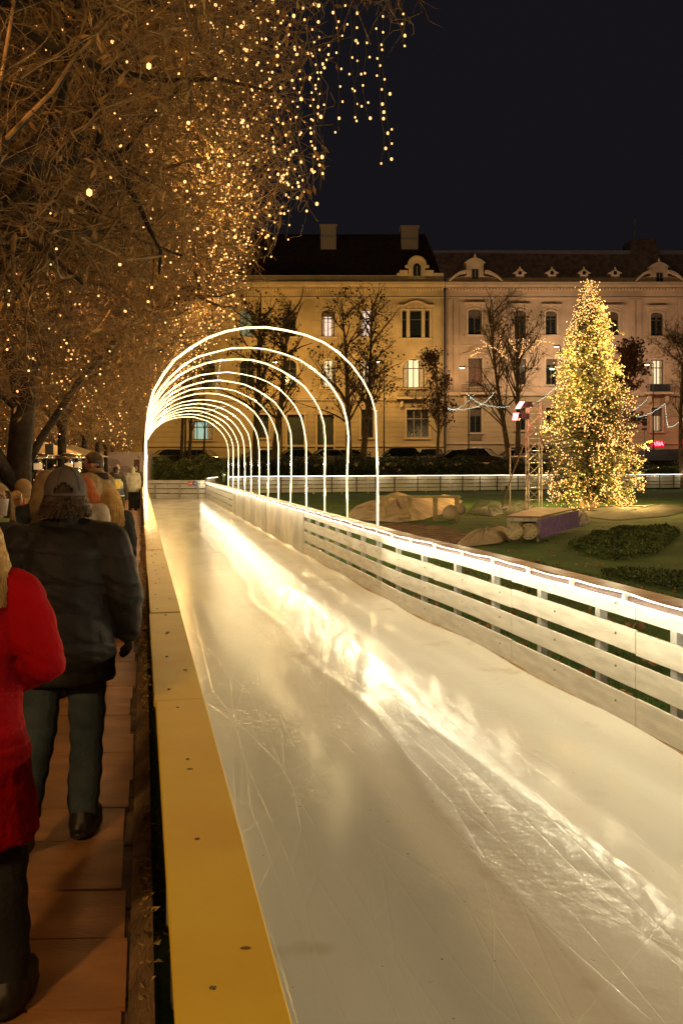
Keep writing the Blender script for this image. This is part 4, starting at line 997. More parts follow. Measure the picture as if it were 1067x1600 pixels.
bare_tree(682, 720, YT, 10.5, 2.6, .17, 'slim bare tree with sparse rusty leaves before the balcony window', 12, ((0, .1),), 1300, leafm=rleaf, first=.34, n3=260)
bare_tree(806, 722, YT, 15.2, 4.1, .28, 'tall bare tree behind the red floodlights', 13, ((0, .2), (-.5, -1.8)), 250, first=.3, n3=480)
bare_tree(978, 722, 74, 12.0, 2.6, .2, 'leafy reddish tree half hidden behind the lit fir', 14, ((0, 0),), 4200, leafm=rleaf, first=.36, n3=330)
bare_tree(1064, 735, 70, 13.5, 3.6, .24, 'bare tree standing at the right edge of the picture', 15, ((0, .2),), 200, first=.32, n3=420)
bare_tree(402, 722, 73, 15.8, 3.8, .40, 'thick bare tree standing behind the middle of the arches', 16, ((0, .1), (1.3, 1.2)), 1200, leafm=dleaf, first=.35)
bare_tree(286, 722, 70, 12, 2.0, .18, 'slender double-stemmed bare tree by the teal window', 17, ((0, -.2), (.35, .35)), 300, first=.42, n3=200)
bare_tree(317, 722, 74, 11, 2.2, .12, 'thin young bare tree between the hedge and the tan car', 18, ((0, .1),), 200, first=.45, n3=200)
# fairy-lit boughs in the tall bare tree, and festoons over the street
lb = empty('string_lights', W(790, 540, 74), 0, 'white lights wrapped on the boughs of the tall bare tree', 'string lights'); rg = np.random.default_rng(4); pp = []
for a, b_ in (((752, 532), (775, 545)), ((740, 548), (760, 540)), ((775, 545), (792, 560)), ((785, 556), (782, 525)), ((812, 560), (818, 528)), ((812, 556), (826, 530)), ((828, 548), (850, 530)), ((838, 532), (864, 536)), ((735, 556), (748, 550)), ((795, 530), (806, 548))):
    for t in np.linspace(0, 1, 11): q = W(a[0]+(b_[0]-a[0])*t+rg.normal(0, .9), a[1]+(b_[1]-a[1])*t+rg.normal(0, .9), 74); pp.append(q)
pp = np.array(pp)-np.array(lb.location)
for p in pp[:100]: one_bulb(tuple(p), .036, lb)
tag(bulbs_mesh('bulbs', pp[100:], np.full(len(pp)-100, .04), bulb_m, lb), kind='stuff')
FEST = [((700, 637), (715, 646), (741, 616), 0, 'festoon of small white lights left of the floodlights, its left end low'), ((729, 614), (750, 640), (795, 635), 0, 'festoon of white lights crossing the tall tree, sagging to the right'), ((700, 640), (750, 644), (771, 614), 0, 'long shallow festoon of white lights rising to the right of the crossing'),
        ((827, 630), (850, 628), (872, 597), 0, 'festoon of white lights rising from the truss to the fir'), ((988, 640), (996, 638), (1011, 622), 0, 'short rising line of white lights right of the fir'), ((992, 651), (1015, 650), (1037, 631), 0, 'festoon of white lights over the parking sign'), ((1038, 631), (1040, 655), (1043, 668), 0, 'white lights dropping steeply near the right edge'), ((1043, 668), (1055, 664), (1066, 655), 0, 'white lights running to the right edge tree'),
        ((338, 610), (341, 585), (346, 560), 0, 'white lights spiralling up a thin pole behind the arches'), ((303, 650), (330, 640), (352, 635), 0, 'white lights in a faint garland under the far arches')]
for a, c, b_, _, lab in FEST:
    Yf = 72; ro = empty('festoon', W(*a, Yf), 0, lab, 'string lights', 'festoons of white lights over the street'); pts = []
    n_ = max(10, int(math.hypot(b_[0]-a[0], b_[1]-a[1])/1.9))
    for t in np.linspace(0, 1, n_):
        x = a[0]*(1-t)**2+2*c[0]*t*(1-t)+b_[0]*t*t; y = a[1]*(1-t)**2+2*c[1]*t*(1-t)+b_[1]*t*t; q = W(x, y, Yf); pts.append([q[i]-ro.location[i] for i in range(3)])
    MB().tube(pts, .012, 4).build('wire', wirem, ro)
    for p in pts: one_bulb((p[0], p[1]-.03, p[2]+random.uniform(-.06, .03)), .027, ro, bulb_w)
# ---- the lit fir
FX, FYY = (920-CX)*38.8/F, 38.8
fir = empty('fir_tree', (FX, FYY, -.06), 0, 'tall christmas fir covered in golden fairy lights on the lawn', 'tree'); rg = np.random.default_rng(21)
mpp = 38.8/F; pz = lambda py: (791-py)*mpp
zr_ = [(791, 0), (788, 50), (782, 62), (760, 70), (730, 74), (700, 72), (660, 67), (640, 65), (600, 57), (570, 47), (540, 37), (510, 29), (495, 24), (480, 12), (466, 4.5), (440, 1)]
zz_ = np.array([pz(p) for p, _ in zr_]); rr_ = np.array([q*mpp for _, q in zr_])
prof = lambda z: np.interp(z, zz_, rr_)*.94
firtr = MB().tube([(0, 0, 0), (0, 0, 3), (.02, 0, 6.5), (0, 0, 9.75)], [.16, .13, .08, .015], 10).build('trunk', barkm, fir, smooth=True)
n_ = 760; z0 = rg.uniform(.35, 9.3, n_)**1.0; z0 = .35+(9.45-.35)*rg.random(n_)**1.25; a = rg.uniform(0, 2*pi, n_)
lump = 1+.13*np.sin(a*3+z0*1.7)+.10*np.sin(a*5-z0*2.9)+rg.normal(0, .07, n_)
Lr = prof(z0)*lump; K = 6; Bf = np.zeros((n_, K, 3))
for k in range(K):
    t = k/(K-1); Bf[:, k, 0] = np.cos(a)*Lr*t; Bf[:, k, 1] = np.sin(a)*Lr*t; Bf[:, k, 2] = z0+Lr*(.12*t-.42*t*t)+.25*t
# a few longer boughs sticking out, as in the photograph
for (px, py, bx_, by_) in ((1022, 727, 930, 735), (1018, 738, 930, 742), (1003, 716, 925, 706), (1001, 690, 925, 690), (948, 491, 922, 512), (887, 516, 918, 520), (866, 588, 915, 590), (958, 515, 925, 528), (881, 547, 915, 552)):
    e = np.array([(px-920)*mpp, -.4, (791-py)*mpp]); s_ = np.array([(bx_-920)*mpp, 0, (791-by_)*mpp]); Bf = np.concatenate([Bf, np.array([[s_+(e-s_)*t+[0, 0, -.12*sin(pi*t)] for t in np.linspace(0, 1, K)]])])
V, Q = ring_tubes(Bf, taper(Bf, .03, .008), 4); mesh_np('branches', V, [Q], barkm, fir)
SB = grow(Bf, 5200, .55, 4, .45, .03, .1, .12, .15, 1, rg=rg); SB = SB[(np.hypot(SB[:, -1, 0], SB[:, -1, 1]) < prof(SB[:, -1, 2])*1.22+.12) | (rg.random(len(SB)) < .25)]
V, Q = ring_tubes(SB, taper(SB, .012, .006), 3)
ndl = 80000; i = rg.integers(0, len(SB), ndl); t = rg.uniform(0, 3, ndl); k = np.minimum(t.astype(int), 2); f = (t-k)[:, None]; P = SB[i, k]*(1-f)+SB[i, k+1]*f; d = SB[i, k+1]-SB[i, k]
VL, QL = leafquads(P, nrm(d)*.8+rg.normal(0, .6, (ndl, 3)), rg.uniform(.07, .13, ndl), .10, rg, .1)
needle = mat('needles', (.13, .135, .03), .7, var=.35, scale=2)
mesh_np('needles', np.concatenate([V, VL]), [np.concatenate([Q, QL+len(V)])], needle, fir)
burlap = mat('burlap', (.62, .42, .24), .9, var=.15, scale=8, bump=.5)
under(MB().loft([(FX, FYY, -.05, .42, .42), (FX, FYY, .12, .44, .42), (FX, FYY, .28, .33, .33), (FX, FYY, .38, .2, .2), (FX, FYY, .55, .17, .17)], 14).build('tree_stand', burlap, smooth=True), fir)
fl_ = empty('string_lights', (FX, FYY, 4), 0, 'thousands of golden fairy lights covering the christmas fir', 'string lights')
nb = 4600; E = np.concatenate([SB[:, -1], SB[:, 2], Bf[:, -1]]); rad = np.hypot(E[:, 0], E[:, 1])/(prof(E[:, 2])+.02); wgt = np.clip(rad-.45, .02, 1)**1.3*(.62+.38*(np.sin(E[:, 2]*5.1+np.arctan2(E[:, 1], E[:, 0])*2)+np.sin(np.arctan2(E[:, 1], E[:, 0])*7+E[:, 2]*2) > -.7)); wgt *= np.where(E[:, 1] > .5, .25, 1)
sel = rg.choice(len(E), nb, replace=False, p=wgt/wgt.sum()); P = E[sel]+rg.normal(0, .03, (nb, 3)); P = np.concatenate([P, np.array([[rg.normal(0, .05), rg.normal(0, .05)-.05, z] for z in np.linspace(8.5, 9.72, 22)])]); nb = len(P)
R = rg.choice([.018, .023, .028, .034], nb, p=[.4, .35, .18, .07]); P[:, 2] -= 4.06
# the bulbs nearest the camera (front side, large) are parts of their own
order = np.argsort(P[:, 1]-20*R)
for j in order[:100]: one_bulb(tuple(P[j]), .030, fl_)
rest = order[100:]; hf = len(rest)*7//10
tag(bulbs_mesh('bulbs', P[rest[:hf]], R[rest[:hf]], bulb_m, fl_), kind='stuff')
tag(bulbs_mesh('cool_bulbs', P[rest[hf:]], R[rest[hf:]]*.95, emat('cool_bulb', (1, .68, .34), 2.6, False), fl_), kind='stuff')
for z in np.linspace(.5, 8.6, 9):
    for j in range(3):
        aa = -pi/2+(j-1)*1.15+z; rr2 = float(prof(z))*1.12+.32; add_light('string_glow', (cos(aa)*rr2, sin(aa)*rr2, z-4), FIR_W*(.25+rr2/2), (1, .60, .17), .08, fl_)
# white garland lines on the fir are the same bulbs
# ================================================================ STREET LAMPS (give the facades their light)
lampglass = emat('lamp_glass', (1, .70, .30), 9); ledglass = emat('led_glass', (.75, 1, .72), 6)
def street_lamp(px, py, Y, label, e, col=(1, .62, .22), zb=1.75, arm=-.6, glass=None, off=(0, 1.5, 0), show=True):
    x, y, z = W(px, py, Y); ro = empty('street_lamp', (x-arm, Y, zb), 0, label, 'street lamp', 'lamps along the street')
    h = z-zb
    MB().tube([(0, 0, 0), (0, 0, h*.5), (0, 0, h+.15)], [.09, .06, .04], 8).build('pole', mat('lamp_pole', (.07, .07, .05), .5, metal=.4), ro)
    MB().tube([(0, 0, h+.1), (arm*.5, 0, h+.22), (arm, 0, h+.14)], .03, 6).build('arm', mat('lamp_pole', (0, 0, 0)), ro)
    MB().cbox((arm, 0, h+.1), (.5, .26, .12)).build('lamp_head', dark_metal, ro)
    MB().cbox((arm, 0, h), (.36, .2, .07)).build('lamp_glass', glass or lampglass, ro)
    add_light('lamp_light', (arm, 0+off[1], h-.25), e, (col[0], min(1, col[1]*1.10), min(1, col[2]*1.35)), .2, ro); return ro
sl_ = street_lamp(0, 0, 0, 'x', 0) if False else None
street_lamp(869, 542, 86, 'street lamp with two greenish white heads on a dark pole left of the fir', STREET_W*.9, (1, .66, .30), arm=-.35, glass=ledglass)
street_lamp(862, 577, 84, 'second greenish lamp head lower on the pole beside the fir', STREET_W*.35, (1, .72, .38), arm=-.3, glass=ledglass)
street_lamp(279, 547, 78, 'round glowing lamp shining through the crown edge at the arches', STREET_W*1.3, (1, .55, .13))
for k, (px, py, e, c) in enumerate(((-60, 560, 1.1, (1, .55, .13)), (120, 565, 1.3, (1, .55, .13)), (430, 566, 1.3, (1, .54, .12)), (590, 566, 1.3, (1, .56, .14)), (722, 575, .7, (1, .60, .24)), (1010, 570, .6, (1, .60, .30)), (1180, 560, .8, (1, .60, .28)))):
    street_lamp(px, py, 85, ['street lamp outside the left edge', 'street lamp behind the crowns, before the golden house', 'street lamp behind the thick tree, among the arches', 'slim street lamp by the second fork trunk at the ochre palace', 'street lamp between the two palaces', 'street lamp right of the fir, before the lit window', 'street lamp beyond the right edge'][k], STREET_W*e, c)
lp = empty('street_lamp', (-3.6, -3.5, -.06), 0, 'unseen lantern post added behind the photographer as fill light for the boardwalk', 'street lamp')  # added out of view: lights the cap wearer and deck from behind the camera
MB().tube([(0, 0, 0), (0, 0, 4.4)], [.07, .05], 8).build('pole', dark_metal, lp); MB().loft([(0, 0, 4.4, .08, .08), (0, 0, 4.45, .16, .16), (0, 0, 4.8, .22, .22), (0, 0, 4.95, .05, .05)], 8).build('lantern', lampglass, lp); add_light('lamp_light', (.5, .5, 4.3), BACK_W, (1, .56, .20), .25, lp)
lp2 = empty('street_lamp', (15.5, 11.5, -.06), 0, 'unseen lantern post added beyond the right edge as fill light for the lawn', 'street lamp'); [copy_tree(c, lp2) for c in list(lp.children) if c.type == 'MESH']; add_light('lamp_light', (0, 0, 4.2), LAWN_W, (1, .66, .30), .25, lp2)  # added off-frame lamp that brightens the lawn, purple panel and ivy
# ================================================================ LAWN THINGS
tarp = mat('pale_tarp', (.55, .44, .30), .75, var=.15, scale=1.5, bump=.4, bscale=5)
olive = mat('green_tarp', (.03, .045, .012), .7, var=.3, scale=1.5, bump=.4, bscale=5)
soil = mat('bare_soil', (.20, .11, .05), .95, var=.35, scale=2.5, bump=.8, bscale=25)
tag(mesh_np('soil_patch', np.array([G(px, py, -.04) for px, py in ((560, 822), (620, 816), (690, 822), (735, 832), (800, 838), (780, 850), (735, 852), (700, 858), (640, 850), (600, 838))]), [np.arange(10).reshape(1, 10)], soil), kind='structure')
def drape(name, label, outline, ztop, m, cat='tarp', seed=0, n=60, parent=None):
    """cloth heap: outline corners given as (px,py) on the ground"""
    rg = random.Random(seed); P = np.array([G(px, py, -.03)[:2] for px, py in outline]); c = P.mean(0); V = []; fs = []
    rings = 9; k = len(P); 
    t = np.linspace(0, k, n, endpoint=False); ed = np.array([P[int(q) % k]*(1-(q % 1))+P[(int(q)+1) % k]*(q % 1) for q in t])
    for r in range(rings):
        f = 1-r/rings
        for j in range(n):
            p = c+(ed[j]-c)*f; fold = .20*sin(j*1.9+seed+r*.25)+.12*sin(j*.9+seed*2+r*.3)+rg.uniform(-.1, .1)*.5
            z = ztop*min(1, (1-f)*2.6)**.7*(1+.22*sin(p[0]*2.3+seed)+fold*(.9-.3*f)); V.append((p[0]+fold*.12, p[1]+fold*.12, -.04+max(0, z)))
    V.append((c[0], c[1], -.04+ztop)); 
    for r in range(rings-1):
        for j in range(n): a = r*n+j; b_ = r*n+(j+1) % n; fs.append((a, b_, b_+n, a+n))
    for j in range(n): fs.append(((rings-1)*n+j, (rings-1)*n+(j+1) % n, rings*n))
    o = MB().add(V, fs).build(name, m, smooth=True)
    return tag(o, label, cat) if parent is None else under(o, parent)
drape('covered_heap', 'pale tarp draped in folds under the low bench frame on the lawn', [(541, 806), (560, 812), (625, 816), (662, 811), (712, 797), (722, 782), (600, 781), (570, 797), (548, 797)], .42, tarp, seed=2)
fr = empty('low_table', G(655, 800), 0, 'long low bench frame with pale top standing over the folded tarp', 'bench')
a = G(593, 806, 0); Yb = 30.0; z_ = W(0, 776, Yb)[2]
x0, x1 = (591-CX)*Yb/F, (718-CX)*Yb/F
under(MB().box((x0, Yb-.25, z_-.04), (x1, Yb+.35, z_+.03)).build('top', mat('bench_top', (.55, .45, .22), .6)), fr)
for px in (602, 640, 680, 714): 
    for dy in (-.2, .3): x = (px-CX)*Yb/F; under(MB().box((x-.05, Yb+dy-.04, -.06), (x+.05, Yb+dy+.04, z_-.04)).build('leg', mat('bench_top', (0, 0, 0))), fr)
x, y, z = W(711, 787, 29.4)
tag(MB().ball((x-.15, y, .24), (.27, .24, .26), 12, 8).ball((x+.17, y, .36), (.20, .2, .20), 10, 7).tube([(x-.02, y, .28), (x+.06, y, .32)], .15, 10).build('tied_bundle', tarp, smooth=True), 'pale tied cloth bundle at the right end of the low bench', 'bundle')
drape('green_tarp', 'crumpled dark green tarp between the bench and the truss', [(728, 802), (770, 806), (790, 801), (783, 786), (745, 783)], .15, olive, seed=4)
drape('green_tarp', 'rounded dark green tarp at the foot of the truss tower', [(770, 800), (800, 804), (838, 798), (830, 785), (785, 784)], .14, olive, seed=7)
drape('brown_tarp', 'flat dark tarp lying right of the purple-fronted platform', [(905, 806), (960, 812), (1040, 806), (1067, 800), (1067, 788), (990, 793), (930, 791)], .13, mat('dark_tarp', (.035, .04, .012), .8, var=.3, scale=1.5, bump=.4), seed=9)
mb = MB(); 
for i, (px, py, L_, rz) in enumerate(((930, 798, 1.9, .1), (950, 800, 1.4, -.05), (975, 796, 1.6, .2))):
    x, y, z = G(px, py, .0); mb.cbox((x, y, .02+.05*i), (L_, .14, .04), rz)
tag(mb.build('plank_pile', mat('plank', (.36, .20, .08), .7, var=.2)), 'small pile of brown planks on the grass in front of the fir', 'planks')
# platform with purple front and cloth rolls
pf = empty('platform', G(850, 835), 0, 'low wooden platform with a purple ribbed front panel on the lawn', 'platform')
A_ = np.array(G(842, 843)); B_ = np.array(G(902, 824)); zt2 = .50
Atop = EYE-(810-HZ)*A_[1]/F; Btop = EYE-(795-HZ)*B_[1]/F
D_ = (B_-A_); D_ /= np.linalg.norm(D_); L_ = np.linalg.norm((B_-A_)[:2])
nn = np.array([-D_[1], D_[0], 0]);  # towards the left/back
Cp = np.array(G(797, 843-6)); wd = 1.35
purple = mat('purple_panel', (.25, .17, .42), .5, var=.1)
mb = MB(); nr_ = 9; zt_ = (Atop+Btop)/2
for k in range(nr_):
    z0 = .03+(zt_-.05)*k/nr_; z1 = z0+(zt_-.05)/nr_*.55; z2 = .03+(zt_-.05)*(k+1)/nr_; a, b_ = A_[:2]-nn[:2]*.03, B_[:2]-nn[:2]*.03
    mb.sweep([A_[:2], B_[:2]], .0, .035, z0, z1, 0); mb.sweep([A_[:2], B_[:2]], .0, .015, z1, z2, 1)
under(mb.build('front_panel', [mat('purple_rib', (.36, .22, .66), .45), mat('purple_groove', (.40, .28, .34), .5)]), pf)
q = [A_[:2], B_[:2], B_[:2]+nn[:2]*wd*1.25, A_[:2]+nn[:2]*wd]
q = [A_[:2], B_[:2], np.array(W(835, 794, B_[1]+.6)[:2]), np.array(W(790, 810, A_[1]+.2)[:2])]
under(MB().zprism([tuple(p) for p in q], zt_-.005, zt_+.035).build('deck', mat('plywood', (.36, .19, .08), .6, var=.2, scale=2)), pf)
under(MB().sweep([q[3]+np.array([.02, .02]), q[0]-np.array([.05, -.02])], -.02, .03, zt_-.09, zt_-.006).build('edge_beam', steel), pf)
for p in (q[0]*.97+q[3]*.03+[0, .06], q[3]+[.08, .05], q[2]-[.05, .1]): under(MB().cbox((p[0], p[1], zt_/2-.05), (.06, .06, zt_)).build('leg', steel), pf)
for i, px in enumerate((803, 826)):
    Yr = A_[1]+.02; x, y, z = W(px, 830.5, Yr-.25); rr = .185; ro = empty('cloth_roll', (x, y, z), 0, ['left pale flanged drum lying under the platform', 'right pale flanged drum lying under the platform'][i], 'drum', 'pale drums under the platform')
    dd = nn*0+D_; 
    e = [D_[0]*1.5, D_[1]*1.5, 0]
    MB().tube([(0, 0, 0), tuple(e)], rr, 22).build('drum', mat('drum_cream', (.50, .42, .26), .6, var=.15), ro, smooth=False)
    MB().tube([(-D_[0]*.03, -D_[1]*.03, 0), (-D_[0]*.001, -D_[1]*.001, 0)], rr+.012, 22).build('flange', mat('flange_cream', (.58, .50, .33), .55, var=.15), ro)
    mb = MB()
    for t in range(10): aa = t*2*pi/10; s_ = np.array([D_[1], -D_[0], 0]); p = s_*cos(aa)*rr*.82+np.array([0, 0, 1])*sin(aa)*rr*.82-D_*.036; mb.ball(tuple(p), .014, 6, 4)
    tag(mb.build('bolts', dark_metal, ro), kind='stuff')
drape('pale_cloth', 'pale cloth trailing from the drums across the soil to the left', [(712, 852), (735, 853), (775, 848), (798, 842), (795, 828), (765, 838), (720, 845)], .20, tarp, seed=12)
drape('blue_cloth', 'dull blue and pink cloth bundle behind the purple panel', [(900, 822), (912, 821), (921, 815), (912, 805), (900, 806)], .22, mat('dull_blue', (.22, .17, .30), .8, var=.3), seed=13)
# truss tower with floodlights
TX, TY, _ = W(834, 797, 36); tr = empty('truss_tower', (TX, TY, -.06), 0, 'silver lattice truss tower with floodlights standing left of the fir', 'truss')
alu = mat('aluminium', (.62, .58, .52), .35, metal=.5, var=.08); h = 4.42; s_ = .26
cor = [(-s_, -.2), (s_, -.2), (s_, .3), (-s_, .3)]
for x, y in cor: MB().tube([(x, y, 0), (x, y, h)], .032, 8).build('chord', alu, tr)
mb = MB(); nb_ = 9
for k in range(nb_):
    z0, z1 = h*k/nb_, h*(k+1)/nb_
    for j in range(4): a, b_ = cor[j], cor[(j+1) % 4]; mb.tube([(a[0], a[1], z0), (b_[0], b_[1], z1)] if k % 2 else [(b_[0], b_[1], z0), (a[0], a[1], z1)], .014, 5); mb.tube([(a[0], a[1], z1-.01), (b_[0], b_[1], z1-.01)], .014, 5)
mb.build('lattice', alu, tr)
MB().box((-.4, -.4, .0), (.4, .5, .03)).build('base_plate', steel, tr)
MB().tube([(-1.0, -.1, h*.5), (-.26, -.1, h*.5)], .03, 6).build('outrigger', alu, tr); MB().tube([(-.98, -.1, 0), (-.98, -.1, h*.58)], .03, 6).build('outrigger', alu, tr)
flood = emat('floodlight_face', (1, .34, .30), 4.5)
for k, (px, py, tl, lab) in enumerate(((809, 633, .55, 'upper pink-red floodlight clamped left of the truss top'), (804, 651, .15, 'lower pink-red floodlight clamped left of the truss top'))):
    x, y, z = W(px, py, 35.7); ro = empty('floodlight', (x, y, z), 0, lab, 'floodlight', 'floodlights on the truss')
    MB().hexa([(-.13-.04*tl, -.08, -.17), (.11-.04*tl, -.08, -.17), (.11+.35*tl, -.02, .17), (-.13+.35*tl, -.02, .17), (-.05, .16, -.15), (.2, .16, -.15), (.32, .16, .15), (.0, .16, .15)]).build('housing', black, ro)
    MB().add([(-.11-.04*tl, -.087, -.14), (.09-.04*tl, -.087, -.14), (.09+.31*tl, -.03, .14), (-.11+.31*tl, -.03, .14)], [(0, 1, 2, 3)]).build('lamp_face', flood, ro)
    MB().tube([(.15, .1, 0), (.35, .12, .02), (TX-s_-x, .05, .02)], .022, 6).build('bracket', dark_metal, ro)
    MB().cbox((.42, .1, .02), (.3, .25, .22)).build('ballast_box', black, ro)
    add_light('flood_glow', (-.05, -.5, 0), 55, (1, .22, .18), .12, ro)
for lab, pts in (('slack strap running from the truss down left to the grass with a black ratchet', [(828, 668, 35.6), (800, 742, 33.5), (784, 792, 31.8)]), ('dark cable running from the truss down right in front of the fir', [(842, 676, 35.6), (862, 735, 33.8), (886, 792, 32)])):
    P3 = [W(*p) for p in pts]; ro = empty('guy_strap', P3[-1], 0, lab, 'strap'); loc = np.array(P3[-1])
    MB().tube([tuple(np.array(p)-loc) for p in P3], .022 if 'dark' in lab else .028, 5).build('strap', mat('strap_dark' if 'dark' in lab else 'strap_tan', (.05, .03, .02) if 'dark' in lab else (.22, .16, .09), .8), ro)
    if 'slack' in lab:
        p = np.array(W(791, 764, 32.9))-loc; MB().ball(tuple(p), (.06, .06, .13), 8, 6).build('ratchet', black, ro)
        p2 = np.array(W(822, 700, 35))-loc
# hedges
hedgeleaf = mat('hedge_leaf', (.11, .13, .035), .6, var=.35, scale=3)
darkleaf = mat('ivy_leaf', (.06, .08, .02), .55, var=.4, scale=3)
def leafmass(name, label, P, size, m, cat='hedge', seed=0, rt=.34):
    rg = np.random.default_rng(seed); n = len(P); V, Q = leafquads(P, rg.normal(0, 1, (n, 3)), rg.uniform(.6, 1.2, n)*size, rt, rg, .2); o = mesh_np(name, V, [Q], m); return tag(o, label, cat)
def hedge(x0, x1, y0, y1, h, n, label, m, seed, size=.13, zb=None):
    rg = np.random.default_rng(seed); x = rg.uniform(x0, x1, n); f = rg.random(n); y = np.where(f < .65, y0+rg.normal(0, .1, n), rg.uniform(y0, y1, n)); top = h*(1+.07*np.sin(x*2.1)+.05*np.sin(x*5.3+1)); z = np.where(f < .65, rg.uniform(0, 1, n)*top, top+rg.normal(0, .06, n)); g = height(x, y) if zb is None else zb
    ro = empty('hedge', ((x0+x1)/2, (y0+y1)/2, 0), 0, label, 'hedge')
    P = np.stack([x, y, g+z], 1); rg2 = np.random.default_rng(seed+1); V, Q = leafquads(P, rg2.normal(0, 1, (n, 3)), rg2.uniform(.6, 1.2, n)*size, .34, rg2, .2); under(mesh_np('foliage', V, [Q], m), ro)
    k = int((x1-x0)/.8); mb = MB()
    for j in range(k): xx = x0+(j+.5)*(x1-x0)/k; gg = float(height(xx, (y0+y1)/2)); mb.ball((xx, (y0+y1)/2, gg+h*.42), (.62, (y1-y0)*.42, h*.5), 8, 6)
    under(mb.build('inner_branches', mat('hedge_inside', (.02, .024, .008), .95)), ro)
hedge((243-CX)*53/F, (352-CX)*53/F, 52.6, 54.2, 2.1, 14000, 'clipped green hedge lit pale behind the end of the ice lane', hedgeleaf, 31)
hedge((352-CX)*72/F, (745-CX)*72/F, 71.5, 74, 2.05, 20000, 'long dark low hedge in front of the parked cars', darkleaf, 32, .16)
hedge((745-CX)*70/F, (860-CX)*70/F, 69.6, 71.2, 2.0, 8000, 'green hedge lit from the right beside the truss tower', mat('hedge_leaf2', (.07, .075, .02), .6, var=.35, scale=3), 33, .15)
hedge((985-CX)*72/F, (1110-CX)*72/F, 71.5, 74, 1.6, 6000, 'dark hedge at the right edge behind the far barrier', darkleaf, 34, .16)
# ivy bed patches
def bed(poly, n, h, label, seed, size=.07):
    P = np.array([G(px, py, 0)[:2] for px, py in poly]); rg = np.random.default_rng(seed); lo, hi = P.min(0), P.max(0); out = []
    while len(out) < n:
        q = rg.uniform(lo, hi, (4000, 2)); ins = np.zeros(len(q), bool); j = len(P)-1
        for i in range(len(P)):
            c = ((P[i, 1] > q[:, 1]) != (P[j, 1] > q[:, 1])) & (q[:, 0] < (P[j, 0]-P[i, 0])*(q[:, 1]-P[i, 1])/(P[j, 1]-P[i, 1]+1e-9)+P[i, 0]); ins ^= c; j = i
        out += list(q[ins])
    q = np.array(out[:n]); z = -.05+h*(.55+.45*np.sin(q[:, 0]*2.3+seed)*np.sin(q[:, 1]*1.7))*rg.random(n)**.5
    o = leafmass('ground_ivy', label, np.stack([q[:, 0], q[:, 1], z], 1), size, mat('bed_leaf', (.075, .12, .022), .6, var=.4, scale=3), 'ground cover', seed); o['kind'] = 'stuff'; return o
bed([(905, 862), (960, 872), (1010, 866), (1045, 848), (1062, 830), (1040, 820), (980, 820), (930, 830), (885, 850)], 11000, .13, 'dark ivy bed on the lawn right of the platform', 41, .065)
bed([(935, 893), (1000, 905), (1100, 925), (1100, 890), (1000, 885)], 6500, .13, 'low ivy strip just beyond the barrier at right', 42, .05)
# grass blades behind the barrier
n = 70000; rg = np.random.default_rng(77); s_ = rg.uniform(0, 1, n)**1.2*18+1.2; p = RP.at(s_+0); off = .12+rg.random(n)**1.4*4.2
T_ = RP.at(s_+.05)-RP.at(s_-.05); T_ = nrm(T_); x = p[:, 0]+T_[:, 1]*off*-1*-1; y = p[:, 1]-T_[:, 0]*off
x = p[:, 0]+T_[:, 1]*off; P = np.stack([x, y, np.full(n, -.062)], 1); 
D = nrm(rg.normal(0, .38, (n, 3))+[0, 0, 1.]); hgt = rg.uniform(.03, .075, n)[:, None]; sd = nrm(np.cross(D, rg.normal(0, 1, (n, 3))))*.004
V = np.stack([P-sd, P+sd, P+D*hgt], 1).reshape(-1, 3)
tag(mesh_np('grass', V, [np.arange(3*n).reshape(-1, 3)], mat('grass_blade', (.12, .17, .03), .7, var=.35, scale=2)), kind='stuff')
n = 520; s_ = rg.uniform(2, 16, n); p = RP.at(s_); off = .1+rg.random(n)**2*2.6; T_ = nrm(RP.at(s_+.05)-RP.at(s_-.05)); P = np.stack([p[:, 0]+T_[:, 1]*off, p[:, 1]-T_[:, 0]*off, np.full(n, -.03)+rg.random(n)*.05], 1)
D = rg.normal(0, 1, (n, 3))*[1, 1, .3]; V, Q = leafquads(P, D, rg.uniform(.06, .13, n), .4, rg, .35); tag(mesh_np('fallen_leaves', V, [Q], mat('fallen_leaf', (.42, .20, .07), .8, var=.35, scale=5)), kind='stuff')
n = 500; px = rg.uniform(420, 1067, n); py = rg.uniform(775, 930, n); Yg = F*1.85/(py-HZ); P = np.stack([(px-CX)*Yg/F, Yg, np.full(n, -.045)], 1); ok = P[:, 0] > np.interp(P[:, 1], RP.P[:, 1], RP.P[:, 0])+.4; P = P[ok]; n = len(P)
V, Q = leafquads(P, rg.normal(0, 1, (n, 3))*[1, 1, .2], rg.uniform(.05, .10, n), .4, rg, .3); tag(mesh_np('fallen_leaves', V, [Q], MATS['fallen_leaf']), kind='stuff')

# ================================================================ MARKET SIDE (left)
pav = empty('pavilion', W(155, 760, 50), 0, 'white pavilion wall with dark concentric line drawing and a brown doorway', 'pavilion')
pavm = mat('pavilion_white', (.62, .50, .44), .7, var=.06, scale=1)
def on(px, py, Y=50): return W(px, py, Y)
xa, _, zt_ = on(42, 708.5); xb = on(221, 0)[0]
xd0, xd1 = on(208.5, 0)[0], on(218.5, 0)[0]; zd = on(0, 718)[2]
under(MB().box((xa, 50, -.05), (xd0, 53, zt_)).build('wall', pavm), pav)
under(MB().box((xd0+.001, 50, zd), (xd1-.001, 53, zt_-.001)).build('lintel', pavm), pav); under(MB().box((xd1, 50, -.05), (xb, 53, zt_)).build('wall', pavm), pav)
under(MB().box((xd0+.001, 50.25, -.05), (xd1-.001, 50.35, zd-.001)).build('door', mat('brown_door', (.26, .14, .06), .6)), pav)
under(MB().box((xa-.1, 49.9, zt_+.002), (xb+.1, 53.1, zt_+.07)).build('roof_edge', pavm), pav)
linem = mat('line_paint', (.16, .10, .08), .7)
